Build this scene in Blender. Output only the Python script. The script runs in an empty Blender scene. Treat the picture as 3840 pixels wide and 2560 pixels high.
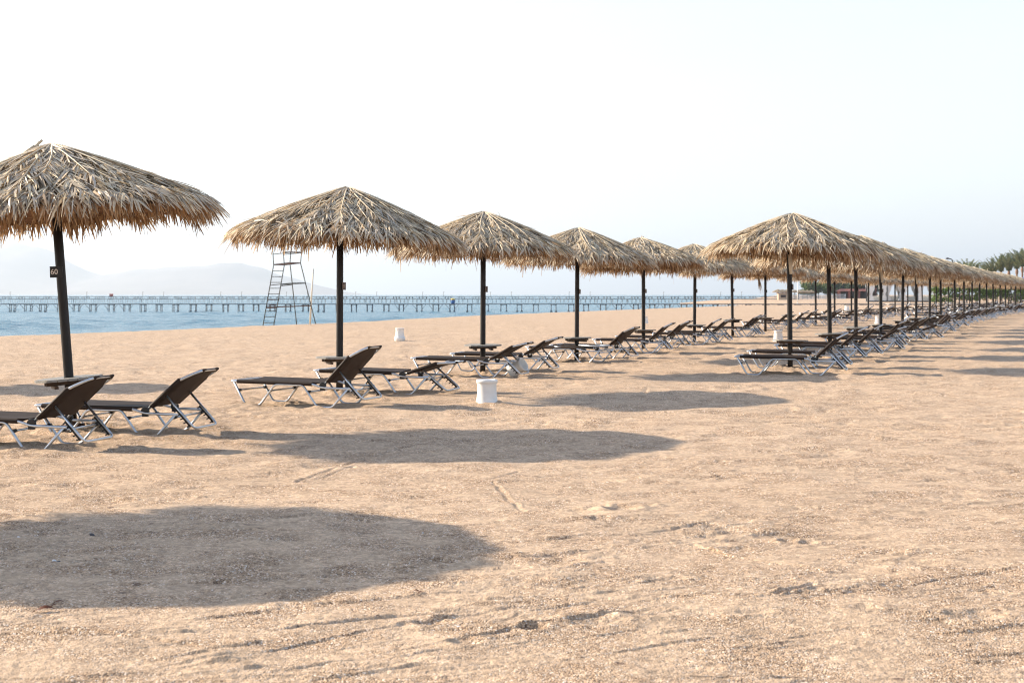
import bpy, math, random
import numpy as np
from mathutils import Vector, Matrix

# ------------------------------------------------------------------ camera, sky, sun, exposure
scene = bpy.context.scene
COL = scene.collection
R = math.radians
EYE = 1.25
cam_d = bpy.data.cameras.new("camera"); cam = bpy.data.objects.new("camera", cam_d); COL.objects.link(cam)
cam.location = (0, 0, EYE); cam.rotation_euler = (R(90), 0, 0)
cam_d.sensor_width = 36; cam_d.lens = 36 * 5600 / 3840
cam_d.shift_y = -176 / 3840
cam_d.clip_start = 0.1; cam_d.clip_end = 60000
cam_d.dof.use_dof = True; cam_d.dof.focus_distance = 11.0; cam_d.dof.aperture_fstop = 6.3
scene.camera = cam

SUN_EL, SUN_AZ = 25.4, 70.5                 # azimuth: degrees to the left of the view direction (+Y)
SKY_STRENGTH, SUN_STRENGTH, EXPOSURE, HAZE = 0.15, 4.65, 1.13, 1.3e-4
world = bpy.data.worlds.new("World"); scene.world = world; world.use_nodes = True
wn = world.node_tree.nodes; wl = world.node_tree.links
bg = wn["Background"]; sky = wn.new("ShaderNodeTexSky")
sky.sky_type = 'NISHITA'; sky.sun_disc = False
sky.sun_elevation = R(SUN_EL); sky.sun_rotation = R(-SUN_AZ)
sky.altitude = 0; sky.air_density = 1.0; sky.dust_density = 1.0; sky.ozone_density = 1.5
# a thin high veil of cloud whitens the lower sky
geo = wn.new("ShaderNodeTexCoord"); sepz = wn.new("ShaderNodeSeparateXYZ"); wl.new(geo.outputs['Generated'], sepz.inputs[0])
vr = wn.new("ShaderNodeMapRange"); vr.inputs[1].default_value = .0; vr.inputs[2].default_value = .80; vr.inputs[3].default_value = .88; vr.inputs[4].default_value = .0; wl.new(sepz.outputs[2], vr.inputs[0])
vn = wn.new("ShaderNodeTexNoise"); vn.inputs['Scale'].default_value = 3.0; vn.inputs['Detail'].default_value = 5; vm = wn.new("ShaderNodeMapping"); vm.inputs['Scale'].default_value = (1, 1, 5)
wl.new(geo.outputs['Generated'], vm.inputs[0]); wl.new(vm.outputs[0], vn.inputs['Vector'])
vnr = wn.new("ShaderNodeMapRange"); vnr.inputs[1].default_value = .3; vnr.inputs[2].default_value = .7; vnr.inputs[3].default_value = .85; vnr.inputs[4].default_value = 1.1; wl.new(vn.outputs['Fac'], vnr.inputs[0])
vmul = wn.new("ShaderNodeMath"); vmul.operation = 'MULTIPLY'; wl.new(vr.outputs[0], vmul.inputs[0]); wl.new(vnr.outputs[0], vmul.inputs[1])
vmix = wn.new("ShaderNodeMix"); vmix.data_type = 'RGBA'; vmix.inputs[7].default_value = (3.34, 3.37, 3.36, 1)
wl.new(vmul.outputs[0], vmix.inputs[0]); wl.new(sky.outputs[0], vmix.inputs[6]); wl.new(vmix.outputs[2], bg.inputs[0]); bg.inputs[1].default_value = SKY_STRENGTH
sun_d = bpy.data.lights.new("sun", 'SUN'); sun_d.energy = SUN_STRENGTH; sun_d.angle = R(0.53)
sun_d.color = (1.0, 0.87, 0.70)
sun = bpy.data.objects.new("sun", sun_d); COL.objects.link(sun)
sdir = Vector((-math.sin(R(SUN_AZ)) * math.cos(R(SUN_EL)), math.cos(R(SUN_AZ)) * math.cos(R(SUN_EL)), math.sin(R(SUN_EL))))
sun.rotation_euler = sdir.to_track_quat('Z', 'Y').to_euler(); sun.location = (-30, 20, 30)
vs = scene.view_settings
vs.view_transform = 'Standard'; vs.look = 'None'; vs.gamma = 1.0; vs.exposure = EXPOSURE; vs.use_curve_mapping = False
scene.cycles.max_bounces = 8; scene.cycles.transmission_bounces = 4; scene.cycles.use_denoising = True; scene.cycles.denoising_prefilter = 'ACCURATE'; scene.cycles.caustics_reflective = False; scene.cycles.caustics_refractive = False; scene.cycles.sample_clamp_indirect = 1.5; scene.cycles.sample_clamp_direct = 5; scene.cycles.use_adaptive_sampling = False; scene.cycles.filter_width = 1.05

rnd = random.Random(7)
NR = np.random.RandomState(11)

# ------------------------------------------------------------------ helpers
def tag(o, label=None, cat=None, group=None, kind=None):
    if label: o['label'] = label
    if cat: o['category'] = cat
    if group: o['group'] = group
    if kind: o['kind'] = kind
    return o

def empty(name, loc, rz=0.0, tilt=(0, 0)):
    o = bpy.data.objects.new(name, None); COL.objects.link(o)
    o.empty_display_size = 0.2
    o.location = loc; o.rotation_euler = (tilt[0], tilt[1], rz)
    return o

def link(name, me, parent=None, loc=None):
    o = bpy.data.objects.new(name, me); COL.objects.link(o)
    if parent is not None: o.parent = parent
    if loc is not None: o.location = loc
    return o

def copy_obj(o, parent):
    c = o.copy(); COL.objects.link(c); c.parent = parent
    return c

def copy_tree(o, parent=None):
    c = copy_obj(o, parent)
    for ch in o.children: copy_tree(ch, c)
    return c

class MB:
    def __init__(s): s.v = []; s.f = []; s.m = []; s.sm = []
    def add(s, vs_, fs, mat=0, smooth=False):
        b = len(s.v); s.v.extend(tuple(p) for p in vs_)
        for f in fs: s.f.append(tuple(i + b for i in f)); s.m.append(mat); s.sm.append(smooth)
    def box(s, c, size, rot=None, mat=0):
        hx, hy, hz = size[0] / 2, size[1] / 2, size[2] / 2
        P = [Vector((x, y, z)) for z in (-hz, hz) for y in (-hy, hy) for x in (-hx, hx)]
        if rot is not None: P = [rot @ p for p in P]
        c = Vector(c)
        s.add([p + c for p in P], [(0, 2, 3, 1), (4, 5, 7, 6), (0, 1, 5, 4), (2, 6, 7, 3), (0, 4, 6, 2), (1, 3, 7, 5)], mat)
    def tube(s, pts, r, seg=8, fillet=0.0, closed=False, mat=0, r2=None, flat=1.0):
        pts = [Vector(p) for p in pts]
        if fillet > 0:
            out = [] if closed else [pts[0]]
            n = len(pts); rng = range(n) if closed else range(1, n - 1)
            for i in rng:
                a, b, c = pts[(i - 1) % n], pts[i], pts[(i + 1) % n]
                fa = min(fillet, (a - b).length * 0.45); fc = min(fillet, (c - b).length * 0.45)
                p0 = b + (a - b).normalized() * fa; p2 = b + (c - b).normalized() * fc
                for k in range(5):
                    t = k / 4; out.append(p0 * (1 - t) ** 2 + b * 2 * t * (1 - t) + p2 * t * t)
            if not closed: out.append(pts[-1])
            pts = out
        n = len(pts); tang = []
        for i in range(n):
            if closed: d = pts[(i + 1) % n] - pts[i - 1]
            else: d = pts[min(i + 1, n - 1)] - pts[max(i - 1, 0)]
            tang.append(d.normalized())
        up = Vector((0, 0, 1)) if abs(tang[0].z) < 0.9 else Vector((1, 0, 0))
        nrm = tang[0].cross(up).cross(tang[0]).normalized()
        V = []
        for i in range(n):
            t = tang[i]; nrm = (nrm - t * nrm.dot(t)).normalized(); bi = t.cross(nrm)
            rr = r if r2 is None else r + (r2 - r) * i / max(1, n - 1)
            for k in range(seg):
                a = 2 * math.pi * k / seg
                V.append(pts[i] + nrm * (rr * math.cos(a)) + bi * (rr * flat * math.sin(a)))
        F = []
        for i in range(n if closed else n - 1):
            j = (i + 1) % n
            for k in range(seg):
                l = (k + 1) % seg
                F.append((i * seg + k, i * seg + l, j * seg + l, j * seg + k))
        s.add(V, F, mat, True)
        if not closed:
            b = len(s.v) - len(V)
            s.f.append(tuple(b + k for k in reversed(range(seg)))); s.m.append(mat); s.sm.append(False)
            s.f.append(tuple(b + (n - 1) * seg + k for k in range(seg))); s.m.append(mat); s.sm.append(False)
    def lathe(s, prof, seg=32, mat=0, center=(0, 0, 0), cap=True):
        V = []; F = []; n = len(prof)
        for (r, z) in prof:
            for k in range(seg):
                a = 2 * math.pi * k / seg
                V.append((center[0] + r * math.cos(a), center[1] + r * math.sin(a), center[2] + z))
        for i in range(n - 1):
            for k in range(seg):
                l = (k + 1) % seg
                F.append((i * seg + k, i * seg + l, (i + 1) * seg + l, (i + 1) * seg + k))
        s.add(V, F, mat, True)
        if cap:
            b = len(s.v) - len(V)
            s.f.append(tuple(b + k for k in reversed(range(seg)))); s.m.append(mat); s.sm.append(False)
            s.f.append(tuple(b + (n - 1) * seg + k for k in range(seg))); s.m.append(mat); s.sm.append(False)
    def mesh(s, name, mats):
        me = bpy.data.meshes.new(name)
        me.from_pydata(s.v, [], s.f)
        for m in (mats if isinstance(mats, (list, tuple)) else [mats]): me.materials.append(m)
        me.polygons.foreach_set('material_index', s.m); me.polygons.foreach_set('use_smooth', s.sm)
        me.update(); return me

# numpy gradient noise
def _hash(ix, iy, seed):
    h = (ix.astype(np.int64) * 374761393 + iy.astype(np.int64) * 668265263 + seed * 974634777) & 0x7fffffff
    h = ((h ^ (h >> 13)) * 1274126177) & 0x7fffffff
    return (h ^ (h >> 16)) & 0xffff
def gnoise(x, y, seed=0):
    x0 = np.floor(x); y0 = np.floor(y); fx = x - x0; fy = y - y0
    u = fx * fx * fx * (fx * (fx * 6 - 15) + 10); v = fy * fy * fy * (fy * (fy * 6 - 15) + 10)
    def g(dx, dy):
        a = _hash(x0 + dx, y0 + dy, seed) * (2 * math.pi / 65536)
        return np.cos(a) * (fx - dx) + np.sin(a) * (fy - dy)
    a = g(0, 0); b = g(1, 0); c = g(0, 1); d = g(1, 1)
    return 1.5 * ((a * (1 - u) + b * u) * (1 - v) + (c * (1 - u) + d * u) * v)

# ------------------------------------------------------------------ materials
def new_mat(name):
    m = bpy.data.materials.new(name); m.use_nodes = True
    return m, m.node_tree.nodes, m.node_tree.links, m.node_tree.nodes['Principled BSDF']

def simple(name, col, rough=0.6, metal=0.0, noise=None, bump=0.0, spec=0.5, var=0.25):
    m, N, L, B = new_mat(name)
    B.inputs['Base Color'].default_value = (*col, 1); B.inputs['Roughness'].default_value = rough
    B.inputs['Metallic'].default_value = metal; B.inputs['Specular IOR Level'].default_value = spec
    if noise:
        tc = N.new('ShaderNodeTexCoord'); mp = N.new('ShaderNodeMapping'); mp.inputs['Scale'].default_value = noise
        nz = N.new('ShaderNodeTexNoise'); nz.inputs['Scale'].default_value = 1.0; nz.inputs['Detail'].default_value = 6
        cr = N.new('ShaderNodeValToRGB')
        cr.color_ramp.elements[0].position = 0.3; cr.color_ramp.elements[1].position = 0.72
        cr.color_ramp.elements[0].color = tuple(c * (1 - var) for c in col) + (1,)
        cr.color_ramp.elements[1].color = tuple(min(1, c * (1 + var)) for c in col) + (1,)
        L.new(tc.outputs['Object'], mp.inputs[0]); L.new(mp.outputs[0], nz.inputs['Vector'])
        L.new(nz.outputs['Fac'], cr.inputs[0]); L.new(cr.outputs[0], B.inputs['Base Color'])
        if bump:
            bp = N.new('ShaderNodeBump'); bp.inputs['Strength'].default_value = bump; bp.inputs['Distance'].default_value = 0.01
            L.new(nz.outputs['Fac'], bp.inputs['Height']); L.new(bp.outputs[0], B.inputs['Normal'])
    return m

def leafy(name, stops, rough=0.6, transl=0.35, tcol=None, spec=0.3):
    """colour picked per leaf (per mesh island), part of the light passing through"""
    m, N, L, B = new_mat(name)
    ge = N.new('ShaderNodeNewGeometry'); cr = N.new('ShaderNodeValToRGB')
    el = cr.color_ramp.elements
    while len(el) < len(stops): el.new(0.5)
    for e, (p, c) in zip(el, stops): e.position = p; e.color = (*c, 1)
    L.new(ge.outputs['Random Per Island'], cr.inputs[0])
    tc = N.new('ShaderNodeTexCoord'); nz = N.new('ShaderNodeTexNoise'); nz.inputs['Scale'].default_value = 7; nz.inputs['Detail'].default_value = 3
    L.new(tc.outputs['Object'], nz.inputs['Vector'])
    mr = N.new('ShaderNodeMapRange'); mr.inputs[1].default_value = 0.3; mr.inputs[2].default_value = 0.7; mr.inputs[3].default_value = 0.72; mr.inputs[4].default_value = 1.2
    L.new(nz.outputs['Fac'], mr.inputs[0])
    mx = N.new('ShaderNodeMix'); mx.data_type = 'RGBA'; mx.blend_type = 'MULTIPLY'; mx.inputs[0].default_value = 1
    L.new(cr.outputs[0], mx.inputs[6]); L.new(mr.outputs[0], mx.inputs[7])
    L.new(mx.outputs[2], B.inputs['Base Color']); B.inputs['Roughness'].default_value = rough; B.inputs['Specular IOR Level'].default_value = spec
    tr = N.new('ShaderNodeBsdfTranslucent')
    if tcol: tr.inputs['Color'].default_value = (*tcol, 1)
    else: L.new(mx.outputs[2], tr.inputs['Color'])
    ms = N.new('ShaderNodeMixShader'); ms.inputs[0].default_value = transl
    L.new(B.outputs[0], ms.inputs[1]); L.new(tr.outputs[0], ms.inputs[2])
    L.new(ms.outputs[0], N['Material Output'].inputs['Surface'])
    return m

STRAW = leafy('straw_weathered', [(0.0, (.26, .20, .13)), (.15, (.50, .395, .27)), (.42, (.69, .55, .365)), (.66, (.57, .49, .39)), (.86, (.82, .66, .42)), (1.0, (.88, .74, .51))], 0.5, 0.22, spec=0.45)
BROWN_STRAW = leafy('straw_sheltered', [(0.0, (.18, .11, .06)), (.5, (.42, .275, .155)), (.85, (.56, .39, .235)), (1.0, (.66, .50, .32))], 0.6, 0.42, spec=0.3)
RIB = simple('palm_rib', (.55, .45, .31), 0.6, noise=(20, 20, 20), var=.2)
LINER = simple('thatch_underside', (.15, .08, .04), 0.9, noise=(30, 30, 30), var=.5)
POLE = simple('dark_stained_pole', (.011, .008, .0065), 0.45, noise=(25, 25, 2.5), bump=.25, var=.6, spec=.35)
TABLEWOOD = simple('weathered_table_slat', (.23, .22, .20), 0.55, noise=(4, 40, 40), var=.3, bump=.2)
BATTEN = simple('dark_batten_wood', (.07, .038, .02), 0.6, noise=(20, 20, 20), var=.4)
PLATE = simple('black_number_plate', (.008, .009, .011), 0.35)
DIGIT = simple('white_digits', (.72, .68, .63), 0.5)
RUSTPLATE = simple('rusty_number_plate', (.12, .09, .075), 0.7, noise=(60, 60, 60), var=.5)
RUSTDIGIT = simple('worn_digits', (.38, .34, .31), 0.6)
ALU = simple('brushed_aluminium', (.62, .645, .67), 0.34, 0.9, noise=(30, 30, 30), var=.1)
PLASTIC = simple('black_plastic', (.008, .008, .009), 0.45)
BINWHITE = simple('white_plastic', (.78, .76, .72), 0.45, noise=(6, 6, 9), var=.07)
BINGREY = simple('bin_inside', (.42, .44, .46), 0.6)
RUST = simple('rusty_steel', (.10, .05, .03), 0.75, noise=(30, 30, 30), var=.6)
STEELPAINT = simple('rusty_green_steel', (.055, .06, .05), 0.6, noise=(8, 8, 3), var=.7)
WHITEPOST = simple('bleached_pole', (.72, .65, .52), 0.6, noise=(20, 20, 2), var=.15)
PIERWOOD = simple('dark_pier_timber', (.17, .17, .175), 0.7, noise=(2, 2, 2), var=.4)
PIERGREY = simple('grey_pier_timber', (.27, .26, .25), 0.8, noise=(1, 1, 1), var=.4)

def sling_mat():
    m, N, L, B = new_mat('brown_sling_fabric')
    tc = N.new('ShaderNodeTexCoord'); nz = N.new('ShaderNodeTexNoise'); nz.inputs['Scale'].default_value = 5; nz.inputs['Detail'].default_value = 5
    cr = N.new('ShaderNodeValToRGB'); cr.color_ramp.elements[0].color = (.026, .016, .011, 1); cr.color_ramp.elements[1].color = (.050, .032, .024, 1)
    L.new(tc.outputs['Object'], nz.inputs['Vector']); L.new(nz.outputs['Fac'], cr.inputs[0]); L.new(cr.outputs[0], B.inputs['Base Color'])
    B.inputs['Roughness'].default_value = 0.65; B.inputs['Specular IOR Level'].default_value = 0.3
    tr = N.new('ShaderNodeBsdfTranslucent'); tr.inputs['Color'].default_value = (.10, .05, .028, 1)
    ms = N.new('ShaderNodeMixShader'); ms.inputs[0].default_value = 0.25
    L.new(B.outputs[0], ms.inputs[1]); L.new(tr.outputs[0], ms.inputs[2]); L.new(ms.outputs[0], N['Material Output'].inputs['Surface'])
    return m
SLING = sling_mat()

def sand_mat():
    m, N, L, B = new_mat('coarse_beach_sand')
    tc = N.new('ShaderNodeTexCoord')
    def noise(scale, detail=4, rough=.55):
        n = N.new('ShaderNodeTexNoise'); n.inputs['Scale'].default_value = scale; n.inputs['Detail'].default_value = detail; n.inputs['Roughness'].default_value = rough
        L.new(tc.outputs['Object'], n.inputs['Vector']); return n
    big = noise(0.45, 5); mid = noise(3.0, 5); fine = noise(75, 3, .6)
    vor = N.new('ShaderNodeTexVoronoi'); vor.inputs['Scale'].default_value = 165; L.new(tc.outputs['Object'], vor.inputs['Vector'])
    sep = N.new('ShaderNodeSeparateColor'); L.new(vor.outputs['Color'], sep.inputs[0])
    gr = N.new('ShaderNodeValToRGB'); e = gr.color_ramp.elements
    stops = [(0, (.08, .052, .04)), (.15, (.21, .125, .075)), (.34, (.39, .255, .155)), (.68, (.52, .36, .23)), (.88, (.62, .45, .31)), (1.0, (.86, .79, .70))]
    while len(e) < len(stops): e.new(.5)
    for q, (p, c) in zip(e, stops): q.position = p; q.color = (*c, 1)
    L.new(sep.outputs[0], gr.inputs[0])
    # broad tone: fine dusty drifts against coarse gravelly patches
    ton = N.new('ShaderNodeValToRGB'); ton.color_ramp.elements[0].position = .35; ton.color_ramp.elements[1].position = .66
    ton.color_ramp.elements[0].color = (.475, .340, .225, 1); ton.color_ramp.elements[1].color = (.575, .425, .297, 1)
    ad = N.new('ShaderNodeMath'); ad.operation = 'ADD'; ad.use_clamp = False
    h1 = N.new('ShaderNodeMath'); h1.operation = 'MULTIPLY'; h1.inputs[1].default_value = .5; L.new(big.outputs['Fac'], h1.inputs[0])
    h2 = N.new('ShaderNodeMath'); h2.operation = 'MULTIPLY'; h2.inputs[1].default_value = .5; L.new(mid.outputs['Fac'], h2.inputs[0])
    L.new(h1.outputs[0], ad.inputs[0]); L.new(h2.outputs[0], ad.inputs[1]); L.new(ad.outputs[0], ton.inputs[0])
    patch = N.new('ShaderNodeMapRange'); patch.inputs[1].default_value = .38; patch.inputs[2].default_value = .60; patch.inputs[3].default_value = .15; patch.inputs[4].default_value = .85
    L.new(mid.outputs['Fac'], patch.inputs[0])
    mx = N.new('ShaderNodeMix'); mx.data_type = 'RGBA'
    L.new(patch.outputs[0], mx.inputs[0]); L.new(ton.outputs[0], mx.inputs[6]); L.new(gr.outputs[0], mx.inputs[7])
    # dark bits of grit
    v2 = N.new('ShaderNodeTexVoronoi'); v2.inputs['Scale'].default_value = 42; L.new(tc.outputs['Object'], v2.inputs['Vector'])
    s2 = N.new('ShaderNodeSeparateColor'); L.new(v2.outputs['Color'], s2.inputs[0])
    gt = N.new('ShaderNodeMath'); gt.operation = 'GREATER_THAN'; gt.inputs[1].default_value = .965; L.new(s2.outputs[1], gt.inputs[0])
    lt = N.new('ShaderNodeMath'); lt.operation = 'LESS_THAN'; lt.inputs[1].default_value = .22; L.new(v2.outputs['Distance'], lt.inputs[0])
    an = N.new('ShaderNodeMath'); an.operation = 'MULTIPLY'; L.new(gt.outputs[0], an.inputs[0]); L.new(lt.outputs[0], an.inputs[1])
    fm = N.new('ShaderNodeMath'); fm.operation = 'MULTIPLY'; fm.inputs[1].default_value = .8; L.new(an.outputs[0], fm.inputs[0])
    mx2 = N.new('ShaderNodeMix'); mx2.data_type = 'RGBA'; mx2.inputs[7].default_value = (.12, .075, .06, 1)
    L.new(fm.outputs[0], mx2.inputs[0]); L.new(mx.outputs[2], mx2.inputs[6])
    # scattered bigger bits: clods, stones, leaf scraps
    v3 = N.new('ShaderNodeTexVoronoi'); v3.inputs['Scale'].default_value = 6.5; L.new(tc.outputs['Object'], v3.inputs['Vector'])
    s3 = N.new('ShaderNodeSeparateColor'); L.new(v3.outputs['Color'], s3.inputs[0])
    g3 = N.new('ShaderNodeMath'); g3.operation = 'GREATER_THAN'; g3.inputs[1].default_value = .86; L.new(s3.outputs[1], g3.inputs[0])
    l3 = N.new('ShaderNodeMath'); l3.operation = 'LESS_THAN'; l3.inputs[1].default_value = .12; L.new(v3.outputs['Distance'], l3.inputs[0])
    a3 = N.new('ShaderNodeMath'); a3.operation = 'MULTIPLY'; L.new(g3.outputs[0], a3.inputs[0]); L.new(l3.outputs[0], a3.inputs[1])
    f3 = N.new('ShaderNodeMath'); f3.operation = 'MULTIPLY'; f3.inputs[1].default_value = .65; L.new(a3.outputs[0], f3.inputs[0])
    mx3 = N.new('ShaderNodeMix'); mx3.data_type = 'RGBA'; mx3.inputs[7].default_value = (.13, .08, .06, 1)
    L.new(f3.outputs[0], mx3.inputs[0]); L.new(mx2.outputs[2], mx3.inputs[6])
    # random mottling put into the colour, standing in for relief shading
    prev = mx3.outputs[2]
    for sc, lo, hi in ((48, .82, 1.20), (15, .90, 1.10), (4.5, .96, 1.05)):
        vv = N.new('ShaderNodeTexVoronoi'); vv.inputs['Scale'].default_value = sc; L.new(tc.outputs['Object'], vv.inputs['Vector'])
        ss = N.new('ShaderNodeSeparateColor'); L.new(vv.outputs['Color'], ss.inputs[0])
        mr = N.new('ShaderNodeMapRange'); mr.inputs[3].default_value = lo; mr.inputs[4].default_value = hi; L.new(ss.outputs[2], mr.inputs[0])
        mm = N.new('ShaderNodeMix'); mm.data_type = 'RGBA'; mm.blend_type = 'MULTIPLY'; mm.inputs[0].default_value = 1
        L.new(prev, mm.inputs[6]); L.new(mr.outputs[0], mm.inputs[7]); prev = mm.outputs[2]
    L.new(prev, B.inputs['Base Color'])
    B.inputs['Roughness'].default_value = .95; B.inputs['Specular IOR Level'].default_value = .15
    b1 = N.new('ShaderNodeBump'); b1.inputs['Strength'].default_value = .8; b1.inputs['Distance'].default_value = .009; L.new(fine.outputs['Fac'], b1.inputs['Height'])
    dent = noise(8.5, 5, .62); b0 = N.new('ShaderNodeBump'); b0.inputs['Strength'].default_value = .5; b0.inputs['Distance'].default_value = .035
    L.new(dent.outputs['Fac'], b0.inputs['Height']); L.new(b0.outputs[0], b1.inputs['Normal'])
    inv = N.new('ShaderNodeMath'); inv.operation = 'MULTIPLY'; inv.inputs[1].default_value = -1; L.new(vor.outputs['Distance'], inv.inputs[0])
    b2 = N.new('ShaderNodeBump'); b2.inputs['Distance'].default_value = .0075
    L.new(patch.outputs[0], b2.inputs['Strength']); L.new(inv.outputs[0], b2.inputs['Height']); L.new(b1.outputs[0], b2.inputs['Normal'])
    L.new(b2.outputs[0], B.inputs['Normal'])
    return m
SAND = sand_mat()

def water_mat():
    m, N, L, B = new_mat('sea_water')
    B.inputs['Base Color'].default_value = (.075, .20, .27, 1); B.inputs['Roughness'].default_value = .2; B.inputs['IOR'].default_value = 1.33
    tc = N.new('ShaderNodeTexCoord'); mp = N.new('ShaderNodeMapping'); mp.inputs['Scale'].default_value = (.55, 1.1, 1); mp.inputs['Rotation'].default_value = (0, 0, .3)
    nz = N.new('ShaderNodeTexNoise'); nz.inputs['Scale'].default_value = 1.6; nz.inputs['Detail'].default_value = 7; nz.inputs['Roughness'].default_value = .62
    bp = N.new('ShaderNodeBump'); bp.inputs['Strength'].default_value = 1.0; bp.inputs['Distance'].default_value = .55
    L.new(tc.outputs['Object'], mp.inputs[0]); L.new(mp.outputs[0], nz.inputs['Vector']); L.new(nz.outputs['Fac'], bp.inputs['Height']); L.new(bp.outputs[0], B.inputs['Normal'])
    return m
WATER = water_mat()

# ------------------------------------------------------------------ ground, sea, far hills
EDGE_D = [-200, -50, 0, 48, 65, 93, 134, 204, 262, 285, 300, 330, 420, 650, 1500, 6000]
EDGE_X = [-125, -60, -38, -16.5, -9, -1.8, 11.9, 37, 51, 53, 48, 43, 66, 112, 265, 1080]
SEA_Z = -0.8

def groove(h, x, y, pts, width, depth, lip=.35):
    """press a narrow furrow with raised lips along a polyline"""
    width *= .5; depth *= .42; x = x + .018 * gnoise(x * 5, y * 5, 77); y = y + .03 * gnoise(x * 4, y * 4, 78); best = np.full(x.shape, 9.0)
    for (ax, ay), (bx, by) in zip(pts[:-1], pts[1:]):
        dx, dy = bx - ax, by - ay; l2 = dx * dx + dy * dy
        t = np.clip(((x - ax) * dx + (y - ay) * dy) / l2, 0, 1)
        best = np.minimum(best, np.hypot(x - ax - t * dx, y - ay - t * dy))
    q = best / width
    return h - depth * np.exp(-q * q) + lip * depth * np.exp(-((q - 1.9) / .8) ** 2)

def slope_z(x, y):
    return (.006 * np.clip(x + 2.1, -6, 16) - .0042 * np.clip(y - 18.75, -20, 12)) * np.clip((64 - y) / 28, 0, 1)

def gp(px, py):
    """ground point seen at a full-size photo pixel"""
    d = EYE * 5600 / (py - 1104)
    for _ in range(6): d = (EYE - float(slope_z((px - 1920) / 5600 * d, d))) * 5600 / (py - 1104)
    return ((px - 1920) / 5600 * d, d)

def sand_height(x, y):
    d = np.maximum(y, 1.0)
    h = .018 * gnoise(x / 4.1, y / 4.1, 1) + .012 * gnoise(x / 1.3, y / 1.3, 2) * np.clip(1.4 - d / 90, .3, 1)
    near = np.clip(1.3 - d / 60, 0, 1)
    h += near * .009 * gnoise(x / .42, y / .42, 3) * np.clip(d / 12, .7, 2.2)
    # drag marks: long thin ripples, running across and slightly away
    for (ang, lx, ly, amp, seed, d0, d1) in ((12, .26, .05, .0042, 4, 0, 18), (30, .34, .04, .0038, 5, 0, 16), (-6, .45, .09, .0048, 6, 0, 26), (8, .7, .22, .015, 16, 8, 60), (-12, .45, .15, .014, 17, 6, 45), (18, 1.2, .5, .017, 18, 20, 120)):
        c, s = math.cos(R(ang)), math.sin(R(ang))
        u = x * c + y * s; v = -x * s + y * c
        n = gnoise(u / lx, v / ly, seed)
        msk = np.clip(gnoise(x / (lx * 2.6), y / (lx * 2.6), seed + 40) * 1.9 + .25, 0, 1)
        h += amp * msk * np.clip((d - d0) / 8 + (d0 == 0), 0, 1) * np.clip((d1 - d) / (.5 * d1) + .25, 0, 1) * np.tanh(7 * n - 2.4)
    # footprints, dents and small clods
    n = gnoise(x / .19, y / .19, 8); msk = np.clip(gnoise(x / 2.2, y / 2.2, 9) * 2.2 - .15, 0, 1)
    h -= near * .022 * msk * np.clip(n - .18, 0, 1) * np.clip(d / 11, 1, 2.6)
    n = gnoise(x / .06, y / .06, 10)
    h += np.clip(1.35 - d / 14, 0, 1) * .010 * np.clip(n - .42, 0, 1) * np.clip(gnoise(x / .8, y / .8, 12) + .6, 0, 1)
    h += np.clip(1.5 - d / 10, 0, 1) * .0016 * gnoise(x / .03, y / .03, 13)
    # scuffed sand along the rows of umbrellas
    rowx = np.interp(y, [p[1] for p in ROW_SEA], [p[0] for p in ROW_SEA]); rowx2 = np.interp(y, [p[1] for p in ROW_LAND], [p[0] for p in ROW_LAND])
    sc = np.exp(-((x - rowx) / 1.1) ** 2) + np.exp(-((x - rowx2) / 1.1) ** 2) * (y > 22)
    h += sc * near * (.030 * gnoise(x / .33, y / .33, 14) + .022 * gnoise(x / .15, y / .15, 15))
    F = lambda *P: [gp(*p) for p in P]
    h = groove(h, x, y, F((1115, 1795), (1250, 1748), (1400, 1700), (1620, 1655), (1900, 1630)), .035, .022)
    h = groove(h, x, y, F((1200, 1785), (1330, 1738), (1560, 1690), (1800, 1655)), .030, .016)
    h = groove(h, x, y, F((1225, 1785), (1550, 1762), (1800, 1745)), .022, .016)
    h = groove(h, x, y, F((1820, 1792), (1890, 1778), (1950, 1757)), .025, .022)
    h = groove(h, x, y, F((1855, 1800), (1900, 1860), (1960, 1912)), .03, .016)
    h = groove(h, x, y, F((2600, 2045), (2750, 2090), (2900, 2110), (3090, 2140)), .028, .030, .5)
    h = groove(h, x, y, F((2510, 2230), (2680, 2236), (2830, 2238)), .024, .030, .5)
    h = groove(h, x, y, F((2915, 2235), (2980, 2215), (3050, 2195)), .028, .024, .6)
    h = groove(h, x, y, F((2690, 1676), (2900, 1665), (3200, 1650)), .02, .012)
    h = groove(h, x, y, F((2425, 1455), (2418, 1475), (2410, 1490)), .05, .02)
    for (px, py, r, dp) in ((2240, 1905, .07, .03), (2330, 1912, .10, .035), (2410, 1898, .08, .03), (2955, 2025, .05, .03), (3030, 2030, .05, .025),
                            (2245, 1797, .04, .02), (345, 2000, .05, .025), (200, 2095, .07, .025), (2700, 1730, .05, .02), (3500, 1790, .06, .02), (2000, 2350, .05, .02), (1750, 2400, .06, .02)):
        cx, cy = gp(px, py); dp *= .55; r *= .7; q = np.hypot(x - cx, (y - cy)) / r
        h += -dp * np.exp(-q * q) + .6 * dp * np.exp(-((q - 1.7) / .6) ** 2)
    return h

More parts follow.
